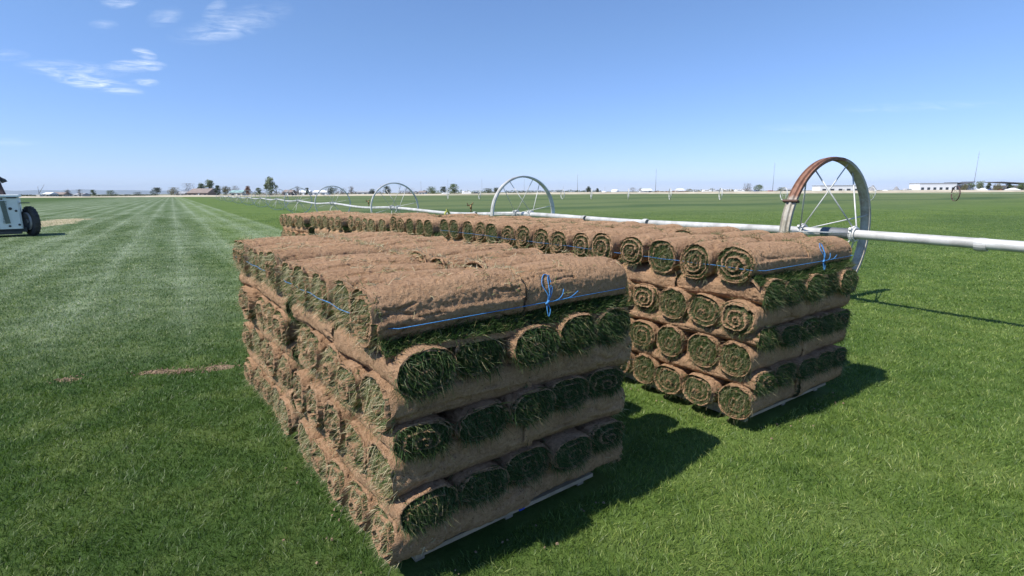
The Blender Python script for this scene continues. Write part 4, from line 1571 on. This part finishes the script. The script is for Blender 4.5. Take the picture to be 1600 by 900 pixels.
# wing with a butterfly roof
wing = empty('warehouse', far(1504, 304))
tag(wing, 'grey hall wing with a dark bent roof against the white hall', 'warehouse')
m = MB()
m.box((0, 3, 2.0), (8.4, 6, 4.0))
m.build('wall', M_ROOF_GREY, wing)
m = MB()
m.add([(-5.2, -2, 5.2), (-.5, -2, 4.2), (5.2, -2, 5.5), (5.2, 7, 5.5), (-.5, 7, 4.2), (-5.2, 7, 5.2),
       (-5.2, -2, 5.5), (-.5, -2, 4.5), (5.2, -2, 5.9), (5.2, 7, 5.9), (-.5, 7, 4.5), (-5.2, 7, 5.5)],
      [(0, 1, 4, 5)[::-1], (1, 2, 3, 4)[::-1], (6, 7, 10, 11), (7, 8, 9, 10), (0, 1, 7, 6), (1, 2, 8, 7), (3, 4, 10, 9), (4, 5, 11, 10), (2, 3, 9, 8), (5, 0, 6, 11)])
m.build('roof', M_ROOF_DARK, wing)
for x in (-3.6, 0, 3.6):
    m = MB()
    m.tube([(x, -1.6, 0), (x, -1.6, 4.3)], .12, 8)
    m.build('column', M_ROOF_DARK, wing)
m = MB()
m.box((0, -.03, 1.5), (6, .08, 2.2))
m.build('window', M_GLASS, wing)
w2 = empty('warehouse', far(1592, 305))
tag(w2, 'pale hall with a long sloping dark roof at the right frame edge', 'warehouse')
m = MB()
m.box((2, 4, 1.8), (19, 8, 3.6))
m.build('wall', M_CREAM, w2)
m = MB()
m.add([(-12, -2, 5.3), (14, -2, 3.9), (14, 9, 3.9), (-12, 9, 5.3), (-12, -2, 5.7), (14, -2, 4.4), (14, 9, 4.4), (-12, 9, 5.7)],
      [(3, 2, 1, 0), (4, 5, 6, 7), (0, 1, 5, 4), (1, 2, 6, 5), (2, 3, 7, 6), (3, 0, 4, 7)])
m.build('roof', M_ROOF_DARK, w2)
for k in range(3):
    m = MB()
    m.box((-5 + k * 6.5, -.03, 1.9), (3.6, .08, 1.8))
    m.build('window', M_GLASS, w2)


def tent(u, y, wpx, hpx, label):
    root = empty('tent', far(u, y))
    tag(root, label, 'tent', 'white tents by the far halls')
    w, h = wpx * y / PXM, hpx * y / PXM
    m = MB()
    m.add([(-w / 2, -2, h * .45), (w / 2, -2, h * .45), (w / 2, 2, h * .45), (-w / 2, 2, h * .45), (-w * .12, 0, h), (w * .12, 0, h)],
          [(0, 1, 5, 4), (2, 3, 4, 5), (1, 2, 5), (3, 0, 4), (3, 2, 1, 0)])
    m.build('canopy', M_WHITE, root)
    for sx_ in (-1, 1):
        for sy_ in (-1, 1):
            m = MB()
            m.tube([(sx_ * w * .47, sy_ * 1.9, 0), (sx_ * w * .47, sy_ * 1.9, h * .45)], .05, 6)
            m.build('pole', M_ROOF_GREY, root)


tent(1583, 292, 18, 6, 'white peaked tent at the far right below a dark roof')
tent(1384, 300, 14, 4, 'low white tent between the two gravel piles')
tent(1536, 296, 10, 6, 'small white tent under the pale young tree')


def tank(u, y, wpx, hpx, label):
    root = empty('storage_tank', far(u, y))
    tag(root, label, 'tank', 'white storage tanks')
    r, h = wpx * y / PXM / 2, hpx * y / PXM
    m = MB()
    m.lathe([(0, 0), (0, r), (h * .85, r), (h * .95, r * .6), (h, 0)], n=24, axis='Z', closed=False, smooth=True)
    m.build('shell', M_WHITE, root)
    m = MB()
    m.tube([(r * .3, -r * .99, 0), (r * .3, -r * .99, h * .85)], .08, 6)
    m.build('ladder', M_ROOF_GREY, root)


tank(962, 360, 12, 6.5, 'white tank, larger of the two beside a small dark tree')
tank(945, 362, 7, 4, 'small white tank left of the larger one')

M_GRAVEL = simple_mat('gravel_heap', (.24, .24, .25), .95, 0, .15, .3)


def heap(u, y, wpx, hpx, label):
    r, h = wpx * y / PXM / 2, hpx * y / PXM
    m = MB()
    n = 28
    rings = [(1.0, 0), (.72, .28), (.42, .60), (.16, .92)]
    for q, t in rings:
        for k in range(n):
            th = 2 * math.pi * k / n
            j = 1 + .10 * mnoise.noise(Vector((math.cos(th) * 2, math.sin(th) * 2, q * 3 + u)))
            m.v.append((r * q * j * math.cos(th), r * q * j * math.sin(th), h * t))
    m.v.append((0, 0, h))
    for i in range(3):
        for k in range(n):
            m.f.append((i * n + k, i * n + (k + 1) % n, (i + 1) * n + (k + 1) % n, (i + 1) * n + k))
    for k in range(n):
        m.f.append((3 * n + k, 3 * n + (k + 1) % n, 4 * n))
    m.m = [0] * len(m.f)
    m.s = [True] * len(m.f)
    o = m.build('gravel_heap', M_GRAVEL, None, far(u, y))
    tag(o, label, 'gravel heap', 'gravel heaps by the far halls')


heap(1364, 360, 17, 11, 'paler rounded gravel heap just right of the rusty wheel')
heap(1401, 345, 14, 9, 'darker pointed gravel heap left of the white hall')

# vehicles parked along the far edge
CARCOL = {'white': (.75, .75, .75), 'red': (.35, .05, .04), 'blue': (.06, .09, .25), 'silver': (.45, .46, .48), 'black': (.03, .03, .035), 'tan': (.42, .36, .26)}
M_CAR = {k: simple_mat('car_paint_' + k, v, .3, 0, .03, 1) for k, v in CARCOL.items()}


def vehicle(u, y, colr, label, L=4.6, van=False):
    root = empty('parked_van' if van else 'parked_car', far(u, y))
    tag(root, label, 'van' if van else 'car', 'vehicles parked along the far edge')
    m = MB()
    h = 1.2 if van else .55
    m.bevel_box((0, 0, .35 + h * .5 + .1), (L, 1.8, h + .1), .12)
    if not van:
        m.bevel_box((-.15, 0, 1.22), (L * .55, 1.6, .55), .14)
    else:
        m.bevel_box((-.3, 0, 1.85), (L * .84, 1.7, .5), .14)
    m.build('body', M_CAR[colr], root)
    m = MB()
    m.box((-.15, -.822 if not van else -.872, 1.22 if not van else 1.75), (L * .45, .02, .30))
    m.build('window', M_GLASS, root)
    for sx_ in (-1, 1):
        for sy_ in (-1, 1):
            m = MB()
            m.lathe([(-.1, 0), (-.1, .33), (.1, .33), (.1, 0)], n=16, axis='Y', closed=False)
            w_ = m.build('wheel', M_TYRE, root)
            w_.location = (sx_ * L * .32, sy_ * .82, .33)


CARS = [(1004, 'white', 'white car parked left of the tall thin mast', 0), (1035, 'tan', 'tan car parked below the brown hedge', 0), (1088, 'silver', 'silver car parked below the left end of olive hedge', 0),
        (1105, 'white', 'white van parked below the middle of olive hedge', 1), (1123, 'silver', 'silver van parked below the olive hedge, right of a white van', 1),
        (1156, 'white', 'white van parked left of the dark blue car', 1), (1183, 'blue', 'dark blue car parked below the green shrub', 0), (1205, 'red', 'red car parked left of the mast by the wheel', 0),
        (1372, 'white', 'white car parked below the gravel heaps', 0), (1420, 'silver', 'silver van parked left of the white hall', 1), (1452, 'white', 'white car parked before the hall wall', 0),
        (1475, 'silver', 'silver car parked before the white hall', 0), (1498, 'red', 'red car parked beside the dark rusted far wheel', 0), (1521, 'white', 'white van parked below the leaning mast', 1),
        (1549, 'blue', 'blue car parked left of the white peaked tent', 0), (1566, 'red', 'red car parked right next to the peaked tent', 0),
        (697, 'white', 'white car parked below the dark hedge tree', 0), (730, 'white', 'white van parked under the green hedge end', 1), (745, 'black', 'black car parked right of the white van', 0),
        (850, 'tan', 'tan car parked behind the second big wheel', 0), (868, 'white', 'white car parked right of the second big wheel', 0)]
for (u, c, lab, van) in CARS:
    vehicle(u, 306, c, lab, van=bool(van), L=5.4 if van else 4.6)

# thin masts
M_MAST = simple_mat('grey_mast', (.22, .24, .27), .6, .3, .1, 1)


def mast(u, y, top_v, label, lean=0.0, r=.10):
    hz = 300 - (u - 800) * .0057
    h = (hz - top_v) * y / PXM + CAMZ
    root = empty('mast', far(u, y))
    tag(root, label, 'mast', 'thin masts on the skyline')
    m = MB()
    m.tube([(0, 0, 0), (lean * h * .5, 0, h * .5), (lean * h, 0, h)], [r, r * .75, r * .45], 6)
    m.build('pole', M_MAST, root)
    m = MB()
    m.box((lean * h * .86, 0, h * .86), (h * .05, .12, .12))
    m.box((lean * h * .93, 0, h * .93), (h * .04, .12, .12))
    m.build('crossarm', M_MAST, root)


MASTS = [(596, 400, 289, 'faint short mast left of the third big wheel', 0), (625, 400, 283, 'faint thin mast rising inside the third big wheel', 0), (659, 400, 283, 'thin mast right of the third big wheel', 0),
         (701, 400, 280, 'thin mast above the dark hedge tree', 0), (754, 400, 280, 'thin mast left of the second big wheel', 0), (820, 400, 280, 'thin mast rising inside the second big wheel', 0),
         (881, 420, 291, 'short mast right of the second big wheel', 0), (903, 380, 272, 'tall thin mast above the evergreen hedge', 0), (946, 420, 292, 'short mast by the white tanks', 0),
         (1025, 380, 264, 'tall thin mast left of the brown hedge', 0), (1208, 380, 255, 'tall lattice mast right of the green shrub', 0), (1521, 330, 238, 'leaning tall mast beside the white hall', .02)]
for a in MASTS:
    mast(a[0], a[1], a[2], a[3], a[4], r=.16 if a[1] < 390 else .10)
# crane boom left of the farm
cb = empty('crane', far(62, 400))
tag(cb, 'thin grey crane with a slanting boom left of the farm', 'crane')
m = MB()
m.tube([(0, 0, 0), (0, 0, 7.5)], .16, 6)
m.build('mast_pole', M_MAST, cb)
m = MB()
m.tube([(0, 0, 2.2), (5.2, 0, 9.0)], [.20, .10], 6)
m.tube([(0, 0, 7.5), (5.2, 0, 9.0)], .03, 5)
m.build('boom', M_MAST, cb)
m = MB()
m.box((0, 0, .8), (2.6, 2, 1.5))
m.build('cab', M_CREAM, cb)


# ------------------------------------------------------------------ grass blades on the near lawn
def inside_stack(x, y):
    r = np.zeros(len(x), bool)
    for (o, yw, D) in ((S1_O, YAW, 1.2), (S1B_O, YAW, 1.2), (S2_O, R(34.5), 1.2)):
        dx, dy = x - o[0], y - o[1]
        a = dx * math.cos(yw) + dy * math.sin(yw)
        b = -dx * math.sin(yw) + dy * math.cos(yw)
        r |= (a > .02) & (a < 1.18) & (b > .02) & (b < D)
    return r


def bare_at(x, y):
    r = np.zeros(len(x))
    for (x0, y0, hw, hh, an) in BARE:
        dx, dy = x - x0, y - y0
        p = (dx * math.cos(an) + dy * math.sin(an)) / hw
        q = (dy * math.cos(an) - dx * math.sin(an)) / hh
        r = np.maximum(r, np.clip(1.25 - (p * p + q * q), 0, 1))
    return r


def grass_zone(y0, y1, dens, hmin, hmax, wd, fade=1.22):
    """blades between two distances, thinning out softly at both limits"""
    half = lambda y: y * 1.12 + 1.1
    ya, yb, yc, yd = y0 * .80, y0 * 1.22, y1 * .80, y1 * fade
    n = int((yd - ya) * 2 * half(yd) * dens)
    x = RNG.uniform(-half(yd), half(yd), n)
    y = RNG.uniform(ya, yd, n)
    k = (np.abs(x) < half(y)) & ~inside_stack(x, y)
    k &= RNG.random(n) > bare_at(x, y) * .86
    yj = y + RNG.normal(0, .06, n) * y
    k &= RNG.random(n) < np.clip((yj - ya) / (yb - ya), 0, 1) * np.clip((yd - yj) / (yd - yc), 0, 1)
    x, y = x[k], y[k]
    n = len(x)
    # tufts: blades lean together in patches
    gx, gy = np.floor(x * 9), np.floor(y * 9)
    hsh = np.sin(gx * 127.1 + gy * 311.7) * 43758.5453
    an = (hsh - np.floor(hsh)) * 2 * np.pi
    cl = np.sin(gx * 39.3 + gy * 83.1) * 9181.37
    cl -= np.floor(cl)
    root = np.stack([x, y, np.full(n, -.004)], axis=1)
    up = np.stack([.28 * np.cos(an), .28 * np.sin(an), np.ones(n)], axis=1) + RNG.normal(0, .30, (n, 3)) * np.array([1, 1, .2])
    up /= np.linalg.norm(up, axis=1, keepdims=True)
    bend = RNG.normal(0, .32, (n, 3)) * np.array([1, 1, .3]) + np.array([.05, .02, -.18])
    ln = RNG.uniform(hmin, hmax, n) * (.8 + .4 * cl)
    wdt = RNG.uniform(wd * .7, wd * 1.3, n)
    return blades(root, up, ln, wdt, bend, RNG.random(n))


parts = [grass_zone(.95, 2.2, 17000, .020, .050, .0026), grass_zone(2.2, 4.0, 10500, .020, .048, .0032),
         grass_zone(4.0, 7.0, 4000, .020, .046, .0050), grass_zone(7.0, 12.0, 1300, .020, .044, .0080), grass_zone(12.0, 24.0, 260, .018, .036, .0150, fade=1.7)]
off, V_, F4, F3, T_ = 0, [], [], [], []
for v, q, t3, tt in parts:
    V_.append(v)
    F4.append(q + off)
    F3.append(t3 + off)
    T_.append(tt)
    off += len(v)
lawn = link_mesh('grass', fast_mesh('grass', np.concatenate(V_), np.concatenate(F4), np.concatenate(F3), [M_GRASS], np.concatenate(T_)))
tag(lawn, 'short mown turf grass around the sod stacks', 'grass', kind='stuff')
print('rolls', n_rolls, 'blades', off // 5)

M_CRUMB = simple_mat('crumbled_soil', (.22, .145, .09), .95, 0, .4, 40, .5, 120, (.36, .25, .16))
# crumbled soil on the bare scrape
m = MB()
rnd = random.Random(3)
for k in range(420):
    x0, y0, hw, hh, an = BARE[rnd.choice([0, 0, 3, 3, 1, 2, 4])]
    a, b = rnd.gauss(0, .55) * hw, rnd.gauss(0, .75) * hh
    c = Vector((x0 + a * math.cos(an) - b * math.sin(an), y0 + a * math.sin(an) + b * math.cos(an), .006))
    sz = rnd.uniform(.004, .011) * (2.2 if k % 23 == 0 else 1)
    m.box(c, (sz * 1.5, sz, sz * .7), rot=Matrix.Rotation(rnd.uniform(0, 3), 3, 'Z') @ Matrix.Rotation(rnd.uniform(-.5, .5), 3, 'X'), taper=.6)
for k in range(60):      # a few crumbs fallen round the foot of the stacks
    o_, yw_ = (S1_O, YAW) if k % 2 else (S2_O, R(34.5))
    e1, e2 = Vector((math.cos(yw_), math.sin(yw_), 0)), Vector((-math.sin(yw_), math.cos(yw_), 0))
    if rnd.random() < .55:
        c = o_ + e1 * rnd.uniform(.0, 1.1) - e2 * abs(rnd.gauss(0.03, .09))
    else:
        c = o_ + e2 * rnd.uniform(.0, 1.2) - e1 * abs(rnd.gauss(.02, .07))
    sz = rnd.uniform(.004, .010)
    m.box((c.x, c.y, .016), (sz * 1.4, sz, sz * .7), rot=Matrix.Rotation(rnd.uniform(0, 3), 3, 'Z'), taper=.6)
tag(m.build('loose_soil', M_CRUMB), 'crumbled brown soil on the lawn scrape and around the stacks', 'soil', kind='stuff')

# ------------------------------------------------------------------ air
hm = bpy.data.materials.new('haze_air')
hm.use_nodes = True
hm.node_tree.nodes.clear()
ho = hm.node_tree.nodes.new('ShaderNodeOutputMaterial')
hv = hm.node_tree.nodes.new('ShaderNodeVolumePrincipled')
hv.inputs['Color'].default_value = (.66, .82, 1.0, 1)
hv.inputs['Density'].default_value = HAZE
hv.inputs['Anisotropy'].default_value = 0.0
hm.node_tree.links.new(hv.outputs[0], ho.inputs['Volume'])
m = MB()
m.box((0, 9300, 144), (52000, 19400, 292))
tag(m.build('haze', hm), kind='stuff')
